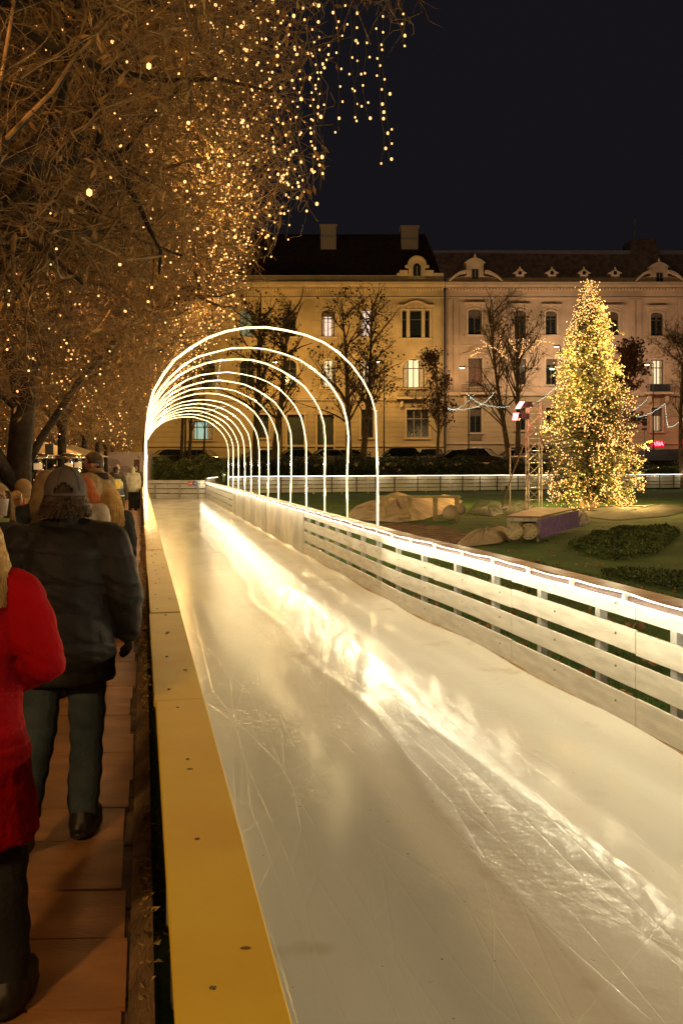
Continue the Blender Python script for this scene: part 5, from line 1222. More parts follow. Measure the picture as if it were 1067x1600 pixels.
for cxp, cyp, wd_, hg_, n_ in ((172.5, 729, 16, 12, 6), (196, 738, 9, 9, 4), (152, 745, 10, 9, 4)):
    for k in range(n_):
        q = 1-k/(n_+.3); a_, b_ = wd_*q*50/F, hg_*q*50/F; x, _, z = on(cxp, cyp)
        pts = [(x+a_*(abs(cos(t))**.75)*(1 if cos(t) > 0 else -1), 49.985, z+b_*(abs(sin(t))**.75)*(1 if sin(t) > 0 else -1)) for t in np.linspace(0, 2*pi, 28, endpoint=False)]
        under(MB().tube(pts, .014, 4, closed=True).build('line_drawing', linem), pav)
x, y, z = on(219.0, 713.5, 49.9); ls = empty('round_lamp', (x, y, z), 0, 'small round globe lamp on the pavilion wall above the doorway', 'lamp')
MB().ball((0, 0, 0), .09, 10, 8).build('globe', mat('globe', (.5, .4, .2), .3), ls, smooth=True); MB().cbox((0, .06, 0), (.05, .1, .05)).build('bracket', dark_metal, ls)
add_light('pavilion_lamp', on(170, 735, 46)[:2]+(3.6,), 90, (1, .62, .40), .3)
beige = mat('beige_canvas', (.55, .42, .24), .8, var=.1)
for px, py, Y, lab in ((72, 712, 21, 'beige market parasol left of the hanging loudspeaker'), (112, 713, 24, 'beige market parasol behind the cap wearer')):
    x, y, z = W(px, py, Y); ro = empty('parasol', (x, y, 0), 0, lab, 'parasol', 'beige market parasols'); V = [(0, 0, z+.32)]; n_ = 8
    for j in range(n_): a = j*2*pi/n_+.3; V.append((cos(a)*.95, sin(a)*.95, z))
    MB().add(V+[(v_[0], v_[1], v_[2]-.02) for v_ in V], [(0, 1+j, 1+(j+1) % 8) for j in range(8)]+[(9, 10+(j+1) % 8, 10+j) for j in range(8)]+[(1+j, 10+j, 10+(j+1) % 8, 1+(j+1) % 8) for j in range(8)]).build('canopy', beige, ro)
    MB().tube([(0, 0, 0), (0, 0, z+.3)], .025, 8).build('pole', dark_metal, ro)
    mb = MB()
    for j in range(8): a = j*2*pi/8+.3; mb.tube([(0, 0, z+.24), (cos(a)*.93, sin(a)*.93, z-.03)], .01, 4)
    mb.build('ribs', dark_metal, ro)
chrome = mat('chrome', (.6, .55, .45), .2, metal=.9)
for px, Y, lab in ((60, 17, 'leftmost steel patio heater'), (108, 17.5, 'patio heater just left of the capless bearded man'), (122.5, 20, 'slim patio heater farther back beside the bearded man'), (94, 25, 'small patio heater in the far middle')):
    x, y, z = W(px, 714, Y); ro = empty('patio_heater', (x, y, 0), 0, lab, 'patio heater', 'steel patio heaters'); t_ = z
    MB().loft([(0, 0, t_-.03, .30, .30), (0, 0, t_, .30, .30), (0, 0, t_+.07, .10, .10)], 20).build('reflector', chrome, ro, smooth=True)
    MB().loft([(0, 0, t_-.28, .06, .06), (0, 0, t_-.26, .075, .075), (0, 0, t_-.10, .075, .075), (0, 0, t_-.04, .05, .05)], 16).build('burner', chrome, ro)
    MB().tube([(0, 0, t_-.24), (0, 0, t_-.12)], .078, 14).build('glow_mesh', emat('heater_glow', (1, .65, .30), .35), ro)
    MB().loft([(0, 0, .7, .04, .04), (0, 0, t_-.48, .04, .04), (0, 0, t_-.46, .05, .05), (0, 0, t_-.28, .05, .05)], 14).build('post', chrome, ro)
    MB().loft([(0, 0, 0, .24, .24), (0, 0, .68, .2, .2), (0, 0, .7, .06, .06)], 18).build('tank_housing', chrome, ro)
x, y, z = W(78, 702, 16); sp = empty('loudspeaker', (x, y, z), .2, 'black loudspeaker hanging between the two parasols', 'loudspeaker')
MB().cbox((0, 0, 0), (.14, .16, .19)).build('cabinet', black, sp, bevel=.01); MB().tube([(0, -.081, -.03), (0, -.09, -.03)], .05, 14).build('cone', dark_metal, sp); MB().tube([(0, 0, .09), (0, 0, 1.3)], .01, 5).build('cable', black, sp)
bk = empty('market_stall', W(55, 760, 26), 0, 'dark market stall with hanging evergreen garland behind the crowd', 'stall')
x0, x1 = W(20, 0, 26)[0], W(128, 0, 26)[0]; zt_ = W(0, 722, 26)[2]
under(MB().box((x0, 26, 0), (x1, 26.1, zt_)).build('back_wall', mat('stall_wall', (.035, .028, .02), .8)), bk)
under(MB().box((x0, 25.2, .95), (x1, 25.9, 1.02)).build('counter', mat('stall_wood', (.25, .14, .06), .7)), bk)
under(MB().box((x0, 25.25, 0), (x1, 25.3, .94)).build('front', mat('stall_wood', (0, 0, 0))), bk)
rg = np.random.default_rng(5); n = 2600; P = np.stack([rg.uniform(x0, x1, n), np.full(n, 25.9)+rg.normal(0, .1, n), zt_+.08+rg.normal(0, .16, n)-.2*np.abs(np.sin(rg.uniform(0, 30, n)))], 1); V, Q = leafquads(P, rg.normal(0, 1, (n, 3)), rg.uniform(.08, .2, n), .12, rg); under(mesh_np('garland', V, [Q], darkleaf), bk)
gl = empty('string_lights', W(60, 735, 25.6), 0, 'scattered small orange lights on the dark market stall', 'string lights')
for j in range(60): p = W(rg.uniform(12, 125), rg.uniform(722, 768), 25.6); one_bulb((p[0]-gl.location[0], 0, p[2]-gl.location[2]), .016, gl, emat('ember_bulb', (1, .35, .12), 2.2, False))
add_light('stall_light', W(60, 715, 22), 45, (1, .60, .25), .2); add_light('heater_glow', W(75, 722, 14), 28, (1, .55, .22), .2)
add_light('path_glow', (-6.3, 21, 3.3), 70, (1, .55, .20), .4); add_light('path_glow', (-3.8, 9.5, 3.6), PATH_W, (1, .50, .16), .4)
# pallet table with cups, between the woman with the cup and the cap wearer
x, y, z = W(36, 808, 9.5); tb = empty('bar_table', (x, y, 0), 0, 'small dark standing table with cups and bottles in the crowd', 'table')
MB().tube([(0, 0, z-.03), (0, 0, z)], .32, 20).build('tabletop', mat('table_dark', (.05, .035, .025), .5), tb)
for a in (0, 2.1, 4.2): MB().tube([(cos(a)*.05, sin(a)*.05, z-.03), (-cos(a)*.22, -sin(a)*.22, 0)], .015, 6).build('leg', dark_metal, tb)
for k, (dx, dy, h_, c, nm_) in enumerate(((-.12, -.1, .11, (.7, .65, .55), 'cup'), (.05, -.14, .10, (.65, .12, .05), 'cup'), (-.02, .1, .20, (.55, .16, .04), 'bottle'), (.14, 0, .12, (.75, .6, .4), 'cup'), (-.2, .08, .18, (.25, .05, .03), 'bottle'))):
    o = MB().loft([(x+dx, y+dy, z+.001, .026, .026), (x+dx, y+dy, z+h_*.6, .034, .034), (x+dx, y+dy, z+h_*.75, .034 if nm_ == 'cup' else .014, .034 if nm_ == 'cup' else .014), (x+dx, y+dy, z+h_, .037 if nm_ == 'cup' else .012, .037 if nm_ == 'cup' else .012)], 12).build(nm_, mat('drink_%d' % k, c, .4), smooth=True)
    tag(o, ['white paper cup at the front left of the small dark table', 'red cup at the front of the small dark table', 'orange bottle at the back of the small dark table', 'cream cup at the right of the small dark table', 'dark red bottle at the left of the small dark table'][k], nm_)
# ================================================================ PEOPLE
def remeshed(mb, name, m, parent, voxel, smooth=4, disp=None, bump=None):
    me = bpy.data.meshes.new('tmp'); me.from_pydata(mb.v, [], mb.f); me.update()
    import bmesh
    b = bmesh.new(); b.from_mesh(me); bmesh.ops.recalc_face_normals(b, faces=b.faces); b.to_mesh(me); b.free()
    o = bpy.data.objects.new('tmp', me); COL.objects.link(o)
    r = o.modifiers.new('r', 'REMESH'); r.mode = 'VOXEL'; r.voxel_size = voxel; r.use_smooth_shade = True
    if smooth: q = o.modifiers.new('s', 'SMOOTH'); q.factor = .5; q.iterations = smooth
    dg = bpy.context.evaluated_depsgraph_get(); dg.update(); new = bpy.data.meshes.new_from_object(o.evaluated_get(dg))
    bpy.data.objects.remove(o); bpy.data.meshes.remove(me)
    n = len(new.vertices)
    if disp is not None:
        co = np.empty(n*3, np.float32); new.vertices.foreach_get('co', co); co = co.reshape(-1, 3)
        no = np.empty(n*3, np.float32); new.vertices.foreach_get('normal', no); no = no.reshape(-1, 3)
        co = co+no*disp(co, no)[:, None]; new.vertices.foreach_set('co', co.astype(np.float32).ravel()); new.update()
    new.materials.clear(); new.materials.append(m); new.name = name
    new.polygons.foreach_set('use_smooth', np.ones(len(new.polygons), bool))
    out = bpy.data.objects.new(name, new); COL.objects.link(out); out.parent = parent; return out
def V3(*a): return np.array(a, float)
def limb(mb, pts, rad, sides=12):
    # smooth chain of capsules
    P = [np.array(p, float) for p in pts]; path = []; rr = []
    for i in range(len(P)-1):
        for t in np.linspace(0, 1, 5)[:-1]: path.append(P[i]*(1-t)+P[i+1]*t); rr.append(rad[i]*(1-t)+rad[i+1]*t)
    path.append(P[-1]); rr.append(rad[-1]); mb.tube([tuple(p) for p in path], rr, sides); mb.ball(tuple(P[0]), rad[0], 10, 8); mb.ball(tuple(P[-1]), rad[-1], 10, 8)
    for i in range(1, len(P)-1): mb.ball(tuple(P[i]), rad[i]*1.0, 10, 8)
def hand(mb, w, d, side, s, k=1.0, curl=.5, grip=False):
    """w wrist, d direction of the hand, side +1 right / -1 left; k thickens (glove)"""
    d = np.array(d, float); d /= np.linalg.norm(d); f = np.array([0, 1, 0.]); f = f-d*f.dot(d); 
    if np.linalg.norm(f) < .2: f = np.array([0, 0, 1.])-d*d[2]
    f /= np.linalg.norm(f)             # across the palm (thumb side, forward)
    pn = np.cross(d, f)*side; pn = -pn if pn[0]*side > 0 else pn   # palm faces the body
    c = w+d*.045*s
    for q in (-.028, -.009, .010, .028): mb.tube([tuple(w+f*q*.6*s), tuple(w+d*.085*s+f*q*s)], [.016*s*k, .015*s*k], 8); mb.ball(tuple(w+d*.085*s+f*q*s), .015*s*k, 8, 6)
    for q, L_ in ((-.031, .062), (-.010, .078), (.011, .084), (.031, .072)):
        p0 = w+d*.085*s+f*q*s; c1 = nrm(d+pn*curl*.5); c2 = nrm(d+pn*curl*1.6); c3 = nrm(d+pn*curl*3)
        p1 = p0+c1*L_*.42*s; p2 = p1+c2*L_*.33*s; p3 = p2+c3*L_*.25*s; limb(mb, [p0, p1, p2, p3], [.0095*s*k, .009*s*k, .0082*s*k, .0072*s*k], 8)
    t0 = w+d*.022*s+f*.024*s; t1 = t0+nrm(d*.6+f*.8+pn*.5)*.04*s; t2 = t1+nrm(d+f*.25+pn*.6)*.032*s; limb(mb, [t0, t1, t2], [.012*s*k, .0105*s*k, .009*s*k], 8)
skin = mat('skin', (.48, .27, .18), .55, var=.05, scale=8); skinr = mat('flushed_skin', (.50, .22, .14), .55, var=.06, scale=8)
HR = {k: mat('hair_'+k, c, .5, var=.12, scale=14) for k, c in dict(blonde=(.68, .43, .14), brown=(.06, .033, .018), black=(.012, .010, .009), auburn=(.16, .05, .022), sand=(.36, .24, .10), orange=(.50, .14, .03), grey=(.18, .16, .14)).items()}
def strands(root, hc, s, m, length, n, vol=1., seed=0, spread=.03, cover=2.35, r=.0035, name='hair'):
    rg = np.random.default_rng(seed); a = rg.uniform(-cover, cover, n)-pi/2; el = rg.uniform(.15, 1.5, n); K = 9; P = np.zeros((n, K, 3))
    rx, ry, rz_ = .094*s*vol, .112*s*vol, .125*s
    base = np.stack([np.cos(a)*np.cos(el)*rx, np.sin(a)*np.cos(el)*ry, np.sin(el)*rz_], 1)
    out = np.stack([np.cos(a)*rx*1.12, np.sin(a)*ry*1.08, np.full(n, -.01)], 1); Ls = length*s*rg.uniform(.8, 1.08, n)
    ph = rg.uniform(0, 6, n)
    for k in range(K):
        t = k/(K-1)
        if t < .3: q = t/.3; e2 = el*(1-q); p = np.stack([np.cos(a)*np.cos(e2)*rx*1.1, np.sin(a)*np.cos(e2)*ry*1.07, np.sin(e2)*rz_*1.03], 1)
        else:
            q = (t-.3)/.7; p = out*(1+.25*vol*q)*[1, 1, 0]+np.stack([np.cos(a)*spread*q, np.sin(a)*spread*q-.02*q, -Ls*q], 1); p += np.stack([np.sin(ph+q*7), np.cos(ph*1.3+q*6), 0*q+np.zeros(n)], 1)*.010*s
        P[:, k] = p
    P += np.array(hc); R = taper(P, r*s, r*.6*s); V, Q = ring_tubes(P, R, 4)
    mb = MB(); mb.ball(hc, (rx*1.02, ry*1.0, rz_*1.0), 18, 12); V2 = np.array(mb.v)
    # close-fitting scalp cap (kept off the face)
    keepf = [f for f in mb.f if not (np.mean([mb.v[i][1]-hc[1] for i in f]) > .035*s and np.mean([mb.v[i][2]-hc[2] for i in f]) < .07*s)]
    keepf = [f for f in keepf if np.mean([mb.v[i][2]-hc[2] for i in f]) > -.06*s]
    q4 = np.array([f for f in keepf if len(f) == 4]); q3 = np.array([f for f in keepf if len(f) == 3]).reshape(-1, 3)
    return mesh_np(name, np.concatenate([V, V2]), [np.concatenate([Q, q4+len(V)]), q3.astype(int)+len(V)], m, root, smooth=True)
def short_hair(root, hc, s, m, name='hair', low=-.05):
    mb = MB(); rx, ry, rz_ = .089*s, .106*s, .124*s; mb.ball(hc, (rx, ry, rz_), 20, 16)
    mb.f = [f for f in mb.f if not (np.mean([mb.v[i][1]-hc[1] for i in f]) > .045*s and np.mean([mb.v[i][2]-hc[2] for i in f]) < .065*s) and np.mean([mb.v[i][2]-hc[2] for i in f]) > low*s and not (abs(np.mean([mb.v[i][0]-hc[0] for i in f])) > .06*s and np.mean([mb.v[i][2]-hc[2] for i in f]) < -.0)]
    mb.m = [0]*len(mb.f); o = mb.build(name, m, root, smooth=True); q = o.modifiers.new('t', 'SOLIDIFY'); q.thickness = .006*s; return o
def person(label, loc, rz, h, coat, hem=.80, hair=('short', 'brown'), skinm=None, pants=(.03, .03, .035), shoes=(.02, .018, .016), arms=None, legs=None, puff=.0, quilt=None, bulk=1., flare=0., voxel=.016, collar=True, lean=0., glove=None, head=(0, 0), cat='person', hood=False, coatm=None, detail=True, pantm=None, neck_up=0.):
    s = h/1.75; root = empty('person', loc, rz, label, cat); skinm = skinm or skin
    A_ = {1: [(.185, 0, 1.415), (.245, -.03, 1.14), (.245, .05, .885)], -1: [(-.185, 0, 1.415), (-.245, -.03, 1.14), (-.245, .05, .885)]}
    if arms: A_.update(arms)
    L_ = {1: [(.09, 0, .90), (.10, .03, .49), (.10, -.01, .085)], -1: [(-.09, 0, .90), (-.10, .03, .49), (-.10, -.01, .085)]}
    if legs: L_.update(legs)
    sc = lambda p: tuple(q*s for q in (p[0], p[1]+lean*max(0, p[2]-.9), p[2]))
    hx, hy = head; hc = sc((hx, .015+hy, 1.635))
    mb = MB()
    mb.loft([(*sc((0, 0, z)), rx*s, ry*s) for z, rx, ry in ((.82, .15, .10), (.95, .165, .115), (1.08, .135, .10), (1.25, .155, .11), (1.37, .165, .10), (1.44, .12, .08), (1.49, .062, .062))], 16)
    limb(mb, [sc((0, 0, 1.42)), sc((hx*.7, .01+hy*.7, 1.55)), hc], [.06*s, .052*s, .05*s])
    mb.ball(hc, (.078*s, .096*s, .115*s), 16, 12); mb.ball((hc[0], hc[1]+.03*s, hc[2]-.065*s), (.054*s, .06*s, .052*s), 12, 8)
    mb.loft([(hc[0], hc[1]+.095*s, hc[2]-.035*s, .016*s, .02*s), (hc[0], hc[1]+.09*s, hc[2]+.02*s, .008*s, .008*s)], 8)
    for q in (-1, 1):
        mb.ball((hc[0]+q*.079*s, hc[1]-.005*s, hc[2]-.01*s), (.012*s, .02*s, .032*s), 8, 6)
        limb(mb, [sc(p) for p in A_[q]], [.056*s, .040*s, .027*s]); w_ = np.array(sc(A_[q][2])); e_ = np.array(sc(A_[q][1])); hand(mb, w_, w_-e_, q, s, 1.0, .5)
        limb(mb, [sc(p) for p in L_[q]], [.088*s, .055*s, .04*s]); a_ = np.array(sc(L_[q][2])); mb.ball((a_[0], a_[1]+.05*s, max(.04*s, a_[2]-.045*s)), (.04*s, .11*s, .035*s), 10, 6)
    remeshed(mb, 'body', skinm, root, voxel*.62 if detail else voxel*.9, 2)
    if detail:
        for q in (-1, 1):
            MB().ball((hc[0]+q*.031*s, hc[1]+.086*s, hc[2]+.008*s), (.013*s, .010*s, .008*s), 8, 6).build('eye', mat('eye_white', (.7, .66, .6), .3), root, smooth=True)
            MB().ball((hc[0]+q*.031*s, hc[1]+.0945*s, hc[2]+.008*s), (.006*s, .003*s, .006*s), 8, 5).build('iris', mat('iris', (.03, .02, .015), .2), root)
            MB().tube([(hc[0]+q*.014*s, hc[1]+.094*s, hc[2]+.027*s), (hc[0]+q*.034*s, hc[1]+.093*s, hc[2]+.034*s), (hc[0]+q*.052*s, hc[1]+.078*s, hc[2]+.027*s)], .004*s, 5).build('eyebrow', HR['brown'], root)
        MB().ball((hc[0], hc[1]+.090*s, hc[2]-.062*s), (.024*s, .010*s, .008*s), 10, 6).build('lips', mat('lips', (.42, .12, .09), .4), root, smooth=True)
    # coat
    b_ = bulk; mb = MB(); p_ = puff
    zs_ = [z for z in (1.49, 1.45, 1.38, 1.25, 1.10, .97, .85, .72, .60, .5) if z > hem+.03]+[hem]
    def rxy(z):
        rx = np.interp(z, [.5, .85, .97, 1.10, 1.25, 1.38, 1.45, 1.49], [.205, .195, .19, .175, .19, .198, .15, .10]); ry = np.interp(z, [.5, .85, .97, 1.10, 1.25, 1.38, 1.45, 1.49], [.17, .15, .145, .135, .145, .135, .11, .085])
        f_ = flare*max(0, 1.0-z); return (rx*b_+p_*min(1, (1.5-z)*6)+f_, ry*b_+p_*min(1, (1.5-z)*6)+f_)
    mb.loft([(*sc((0, 0, z)), rxy(z)[0]*s, rxy(z)[1]*s) for z in zs_[::-1]], 20)
    for q in (-1, 1):
        e = [sc(p) for p in A_[q]]; w_ = np.array(e[2]); el_ = np.array(e[1]); w2 = el_+(w_-el_)*.98
        limb(mb, [e[0], e[1], tuple(w2)], [(.078*b_+p_*.8)*s, (.062*b_+p_*.9)*s, (.046*b_+p_*.5)*s], 14)
        mb.ball(sc((A_[q][0][0]*.72, 0, 1.405)), (.105*b_*s, .095*b_*s, .075*s), 12, 8); limb(mb, [sc((0, 0, 1.45)), sc((A_[q][0][0]*.9, 0, 1.415))], [.085*s*b_, .082*s*b_])
    if collar: mb.loft([(*sc((0, 0, 1.44)), .10*s*b_, .09*s*b_), (*sc((0, .0, 1.50)), .075*s*b_, .078*s*b_), (*sc((hx*.5, .0, 1.545+neck_up)), .071*s*b_, .074*s*b_)], 14)
    if hood: mb.ball((hc[0], hc[1]-.07*s, 1.50*s), (.12*s, .09*s, .07*s), 12, 8)
    def disp(co, no):
        z = co[:, 2]/s; x = co[:, 0]/s; y_ = co[:, 1]/s; d = .0015*s*np.sin(x*23+z*17)*np.sin(z*31+y_*19)+.0015*s*np.sin(z*90+x*60+3*np.sin(z*21))
        d = d+.007*s*np.maximum(0, np.sin(z*38+np.abs(x)*26+y_*14)-.3)*(np.abs(x) > .17)
        if quilt: a = np.abs(np.sin(pi*(z+.015*np.sin(x*9))/quilt)); d = d+ .0125*s*(a**.38-.8)*(1-.4*(np.abs(x) > .2))
        return d
    cm = coatm or mat('coat_%.2f_%.2f_%.2f' % coat, coat, .75, var=.12, scale=6, bump=.35, bscale=60)
    remeshed(mb, 'coat', cm, root, voxel*.8, 5, disp)
    # trousers
    mb = MB(); mb.loft([(*sc((0, 0, .80)), .165*s, .12*s), (*sc((0, 0, .92)), .175*s, .13*s), (*sc((0, 0, 1.0)), .16*s, .12*s)], 14)
    for q in (-1, 1):
        P = [sc(p) for p in L_[q]]; P[2] = tuple(np.array(P[2])*.93+np.array(P[1])*.07); limb(mb, P, [.112*s, .083*s, .076*s], 14)
    remeshed(mb, 'trousers', pantm or mat('trousers_%.3f_%.3f_%.3f' % pants, pants, .85, var=.25, scale=5, bump=.3, bscale=40), root, voxel*.8, 4, lambda co, no: .006*s*np.sin(co[:, 2]*42+co[:, 0]*30)*np.sin(co[:, 2]*17+co[:, 1]*20))
    for q in (-1, 1):
        a_ = np.array(sc(L_[q][2])); k_ = np.array(sc(L_[q][1])); lift = a_[2] > .14*s; mb = MB()
        if lift:   # heel raised behind: sole turned back
            heel = a_+V3(0, -.045, -.03)*s; toe = a_+V3(0, .10, -(a_[2]/s-.035))*s; limb(mb, [a_, heel, toe], [.058*s, .05*s, .04*s])
        else:
            mb.ball((a_[0]+q*.015*s, a_[1]+.05*s, .055*s), (.063*s, .165*s, .055*s), 14, 8, rz=-q*.25); limb(mb, [a_+V3(0, -.01, .02)*s, a_+V3(0, -.035, -.03)*s], [.062*s, .066*s]); mb.ball((a_[0]+q*.015*s, a_[1]+.045*s, .018*s), (.068*s, .172*s, .018*s), 18, 6, rz=-q*.25)
        remeshed(mb, 'shoe', mat('shoe_%.3f' % shoes[0], shoes, .5, var=.2, scale=10), root, voxel*.6, 2)
    if glove is not None:
        for q in (-1, 1):
            w_ = np.array(sc(A_[q][2])); e_ = np.array(sc(A_[q][1])); mb = MB(); hand(mb, w_, w_-e_, q, s, 1.35, .5); limb(mb, [w_-nrm(w_-e_)*.04*s, w_+nrm(w_-e_)*.02*s], [.036*s, .03*s])
            remeshed(mb, 'glove', mat('glove', glove, .7), root, voxel*.45, 1)
    hm = HR[hair[1]] if hair[1] in HR else None
    if hair[0] == 'short': short_hair(root, hc, s, hm)
    elif hair[0] == 'long': strands(root, hc, s, hm, hair[2], hair[3], *(hair[4:]))
    elif hair[0] == 'hood':
        mb = MB(); mb.ball((hc[0], hc[1]-.012*s, hc[2]-.005*s), (.105*s, .125*s, .135*s), 14, 10); mb.ball((hc[0], hc[1]-.02*s, hc[2]-.10*s), (.095*s, .10*s, .09*s), 12, 8)
        o = remeshed(mb, 'hood', cm, root, voxel*.8, 3)
    return root, s, hc
TR = radians(12.4)   # heading along the lane
# --- man in the cap, walking away
puffer = mat('black_puffer', (.015, .014, .014), .62, var=.04, scale=4, bump=.15, bscale=80, spec=.3)
jeans = mat('jeans', (.080, .125, .16), .85, var=.5, scale=3.5, bump=.3, bscale=90, col2=(.03, .05, .065))
cm_, s, hc = person('man in dark puffer jacket, jeans and grey baseball cap walking away down the boardwalk', (-1.355, 4.40, 0), TR, 1.77, (.03, .03, .03), hem=.745, hair=('long', 'brown', .10, 900, .84, 3, .008, 2.5, .004),
    arms={1: [(.20, 0, 1.40), (.278, -.06, 1.16), (.292, .06, .955)], -1: [(-.20, 0, 1.40), (-.27, .02, 1.13), (-.24, .12, .90)]},
    legs={1: [(.095, 0, .90), (.10, .05, .49), (.085, -.03, .085)], -1: [(-.095, 0, .90), (-.12, -.04, .50), (-.155, -.30, .20)]},
    puff=.030, bulk=1.06, voxel=.011, coatm=puffer, pantm=jeans, glove=(.015, .014, .014), shoes=(.02, .018, .017), quilt=.135, neck_up=.045)
capm = mat('cap_twill', (.13, .105, .10), .85, var=.12, scale=8, bump=.3, bscale=120)
mb = MB(); C_ = (hc[0], hc[1]-.005, hc[2]+.012); mb.ball(C_, (.101, .118, .130), 40, 30)
mb.f = [f for f in mb.f if np.mean([mb.v[i][2]-C_[2] for i in f]) > -.012 and not (np.mean([mb.v[i][1]-C_[1] for i in f]) < 0 and (np.mean([mb.v[i][0]-C_[0] for i in f])/.046)**2+((np.mean([mb.v[i][2]-C_[2] for i in f])-.004)/.048)**2 < 1)]
mb.m = [0]*len(mb.f); co_ = mb.build('cap', capm, cm_, smooth=True); q = co_.modifiers.new('t', 'SOLIDIFY'); q.thickness = .004
V = []; fs = []
for j in range(13):
    a = pi*(j/12); V += [(C_[0]+.098*cos(a), C_[1]+.10*sin(a)+.0, C_[2]+.0), (C_[0]+.088*cos(a), C_[1]+.095+.09*sin(a), C_[2]-.012+.01*sin(a))]
for j in range(12): fs.append((2*j, 2*j+2, 2*j+3, 2*j+1))
br = MB().add(V, fs).build('brim', capm, co_, smooth=True); q = br.modifiers.new('t', 'SOLIDIFY'); q.thickness = .005
def scaled(a): return (C_[0]+.104*sin(a), C_[1]-.121*cos(a), C_[2]-.006)
MB().tube([scaled(a) for a in np.linspace(-.55, .55, 9)], .009, 6).build('strap', capm, co_)
mb = MB()
for a in np.linspace(0, pi, 4)[:-1]+.26: mb.tube([(C_[0]+.1025*cos(a)*cos(e), C_[1]+.1195*sin(a)*cos(e), C_[2]+.1315*sin(e)) for e in np.linspace(.42, pi-.1, 14)], .0013, 4)
mb.build('seams', mat('cap_seam', (.06, .05, .048), .9), co_); MB().ball((C_[0], C_[1], C_[2]+.131), (.008, .008, .005), 8, 5).build('button', capm, co_)
# --- woman in the red coat
redc = mat('red_coat', (.36, .002, .007), .85, var=.10, scale=4, bump=.35, bscale=50, spec=.12)
r_, s, hc = person('blonde woman in a long red quilted coat cut off by the left edge', (-1.255, 2.97, 0), TR, 1.70, (.4, .01, .02), hem=.58, hair=('long', 'blonde', .24, 5200, 1.06, 5, .022, 2.3, .0024),
    arms={1: [(.185, 0, 1.40), (.275, -.07, 1.19), (.17, .17, 1.08)], -1: [(-.185, 0, 1.40), (-.27, -.07, 1.17), (-.17, .17, 1.06)]},
    legs={1: [(.09, 0, .90), (.13, .0, .49), (.15, -.02, .085)], -1: [(-.09, 0, .90), (-.10, -.06, .50), (-.10, -.26, .16)]}, puff=.012, bulk=1.0, flare=.10, voxel=.011, coatm=redc, pants=(.018, .02, .026), quilt=.20)
MB().cbox((hc[0]+.12, hc[1]-.05, hc[2]-.14), (.012, .035, .012), .4).build('hair_clip', mat('clip_silver', (.8, .85, .95), .15, metal=.9), r_)
# --- bearded man in the brown and beige puffer
olivec = mat('olive_puffer', (.27, .18, .075), .6, var=.12, scale=4, bump=.3, bscale=40)
r_, s, hc = person('tall bearded man with cropped hair in a brown and beige puffer jacket, facing left', (-2.78, 10.3, 0), TR+1.25, 1.95, (.2, .13, .06), hem=.80, hair=('short', 'brown'), skinm=skinr, puff=.045, bulk=1.12, voxel=.014, coatm=olivec, pants=(.10, .10, .05), quilt=.085, lean=.06, arms={1: [(.20, 0, 1.42), (.26, .0, 1.14), (.17, .16, .98)], -1: [(-.20, 0, 1.42), (-.26, .0, 1.14), (-.17, .16, .98)]}, neck_up=.03)
MB().ball((hc[0], hc[1]+.045*s, hc[2]-.085*s), (.058*s, .060*s, .055*s), 12, 8).build('beard', HR['brown'], r_, smooth=True)
MB().loft([(hc[0]*.5, 0, 1.47*s, .10*s, .10*s), (hc[0]*.5, .01, 1.54*s, .088*s, .09*s)], 14).build('collar_lining', mat('dark_knit', (.03, .015, .012), .9), r_, smooth=True)
# --- far walkers
r_, s, hc = person('walker in dark hoodie wearing a yellow and blue reflective vest', (-6.13, 24.4, 0), TR, 1.76, (.045, .035, .025), hem=.62, hair=('short', 'black'), pants=(.03, .03, .022), voxel=.02, bulk=1.1, flare=.05, detail=False, hood=True,
    legs={1: [(.09, 0, .90), (.10, .05, .49), (.07, -.01, .085)], -1: [(-.09, 0, .90), (-.08, -.10, .52), (-.08, -.32, .22)]})
mb = MB(); mb.loft([(0, 0, .98*s, .232*s, .185*s), (0, 0, 1.12*s, .225*s, .18*s), (0, 0, 1.16*s, .225*s, .18*s)], 20); MB_ = mb
o = mb.build('vest_band', mat('vest_blue', (.12, .13, .22), .6), r_, smooth=True)
mb = MB(); mb.loft([(0, 0, 1.161*s, .228*s, .182*s), (0, 0, 1.30*s, .226*s, .180*s), (0, 0, 1.42*s, .175*s, .150*s)], 20); mb.build('vest', mat('vest_pale', (.62, .62, .35), .5), r_, smooth=True)
MB().cbox((0, -.183*s, 1.27*s), (.22*s, .012, .20*s)).build('vest_panel', mat('vest_yellow', (.80, .60, .06), .5), r_)
MB().loft([(0, 0, .955*s, .238*s, .19*s), (0, 0, .979*s, .236*s, .188*s)], 20).build('vest_hem', mat('vest_lime', (.75, .80, .25), .5), r_)
person('walker in white hooded jacket farthest down the boardwalk', (-8.32, 35.8, 0), TR, 1.74, (.62, .58, .44), hem=.74, hair=('hood', ''), pants=(.02, .025, .025), voxel=.022, bulk=1.12, puff=.02, detail=False)
person('dark dressed companion just behind the white jacket, mostly hidden', (-8.62, 37.6, 0), TR, 1.80, (.05, .035, .02), hair=('short', 'brown'), voxel=.024, detail=False)
person('bald man standing behind the reflective vest', (-7.55, 30.2, 0), TR, 1.84, (.10, .06, .03), hair=('none', ''), voxel=.024, detail=False)
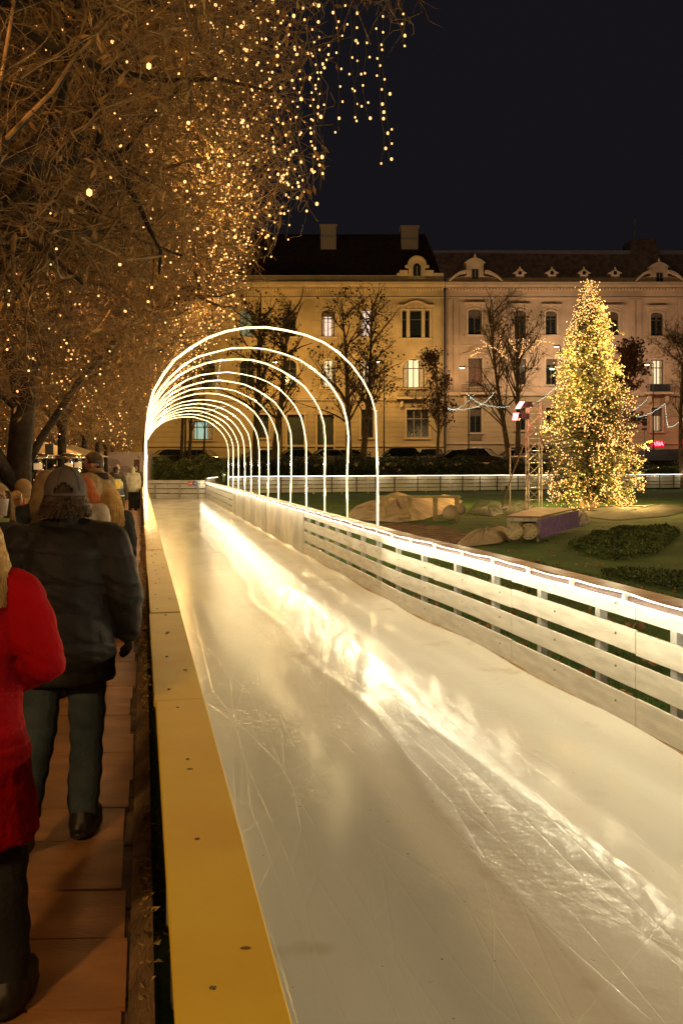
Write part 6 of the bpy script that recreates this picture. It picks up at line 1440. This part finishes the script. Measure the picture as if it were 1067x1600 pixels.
# --- crowd to the left
person('blonde woman in dark coat directly in front of the cap wearer', (-2.30, 7.0, 0), TR, 1.75, (.02, .022, .025), hem=.6, hair=('long', 'sand', .34, 2600, .96, 6, .015, 2.35, .0025), voxel=.015)
person('orange-haired woman in white hooded top with black sleeves beside the bearded man', (-2.50, 8.7, 0), TR-.3, 1.68, (.55, .47, .36), hem=.7, hair=('long', 'orange', .14, 600, 1.05, 8, .02), voxel=.016, hood=True)
r_, s, hc = person('blonde woman with dark backpack and olive trousers beside the bearded man', (-2.42, 9.4, 0), TR, 1.55, (.02, .02, .018), hem=.72, hair=('long', 'blonde', .30, 700, 1.1, 18, .03), pants=(.14, .17, .06), voxel=.016, bulk=1.08)
r_, s, hc = person('woman with auburn hair and black coat, left of the cap wearer', (-3.0, 9.1, 0), TR-.5, 1.63, (.012, .012, .015), hem=.5, hair=('long', 'auburn', .20, 800, 1.15, 9, .03), voxel=.016)
# woman with the cup
r_, s, hc = person('woman with long sand hair and pale coat holding a cup, left edge', (-2.36, 6.05, 0), -1.9, 1.68, (.42, .33, .17), hem=.45, hair=('long', 'sand', .62, 1500, 1.12, 12, .03, 2.2), voxel=.013, arms={1: [(.185, 0, 1.405), (.22, .10, 1.17), (.12, .27, 1.33)], -1: [(-.185, 0, 1.405), (-.23, .0, 1.15), (-.12, .20, 1.10)]})
mb = MB(); MB().loft([(0, .12, 1.0, .10, .08), (0, .11, 1.42, .10, .07)], 12).build('dark_top', mat('dark_knit', (.03, .015, .012), .9), r_)
MB().loft([(0, .05, 1.44*s, .085, .085), (0, .045, 1.50*s, .08, .08)], 12).build('green_scarf', mat('scarf', (.25, .32, .12), .9), r_, smooth=True)
for q in (-1, 1): MB().tube([(hc[0]+q*.032+.02*cos(a), hc[1]+.098, hc[2]+.006+.016*sin(a)) for a in np.linspace(0, 2*pi, 12, endpoint=False)], .0022, 5, closed=True).build('glasses', black, r_)
cup = MB().loft([(0, 0, 0, .026, .026), (0, 0, .10, .037, .037), (0, 0, .105, .039, .039), (0, 0, .11, .037, .037)], 16)
w_ = W(5, 806, 5.86); o = cup.build('plastic_cup', mat('cup_plastic', (.55, .50, .45), .3), smooth=True); o.location = w_; tag(o, 'half clear plastic cup held by the woman at the left edge', 'cup')
for lab, px, Y, h, c, hr, k in (('person in beige hooded jacket seen from behind, left of the bar table', 37, 11.5, 1.62, (.36, .25, .13), ('hood', ''), 1), ('dark dressed man in the crowd under the left parasol', 66, 14.5, 1.72, (.03, .025, .02), ('short', 'brown'), 2), ('person in a brown coat near the tree trunk', 18, 13.5, 1.66, (.16, .08, .04), ('long', 'brown', .2, 400), 3), ('person in a light jacket far back between the heaters', 98, 20, 1.70, (.40, .33, .25), ('short', 'black'), 4), ('person in an orange jacket half hidden behind the bar table', 24, 10.4, 1.50, (.50, .16, .05), ('short', 'sand'), 5), ('person in a dark green coat behind the middle heater', 84, 17, 1.75, (.04, .05, .025), ('short', 'grey'), 6)):
    person(lab, ((px-CX)*Y/F, Y, 0), TR+k*1.1, h, c, hair=hr, voxel=.022, detail=False)
# two people behind the far barrier
for px, lab, h in ((599, 'left of two dark dressed people behind the far barrier', 1.78), (624, 'right of two dark dressed people behind the far barrier, hand raised', 1.66)):
    person(lab, ((px-CX)*64/F, 64, -.05), pi-.6 if h > 1.7 else 2.2, h, (.015, .015, .018), hair=('short', 'brown'), voxel=.026, detail=False, skinm=skin, arms=None if h > 1.7 else {1: [(.185, 0, 1.415), (.23, .12, 1.2), (.10, .16, 1.48)]})
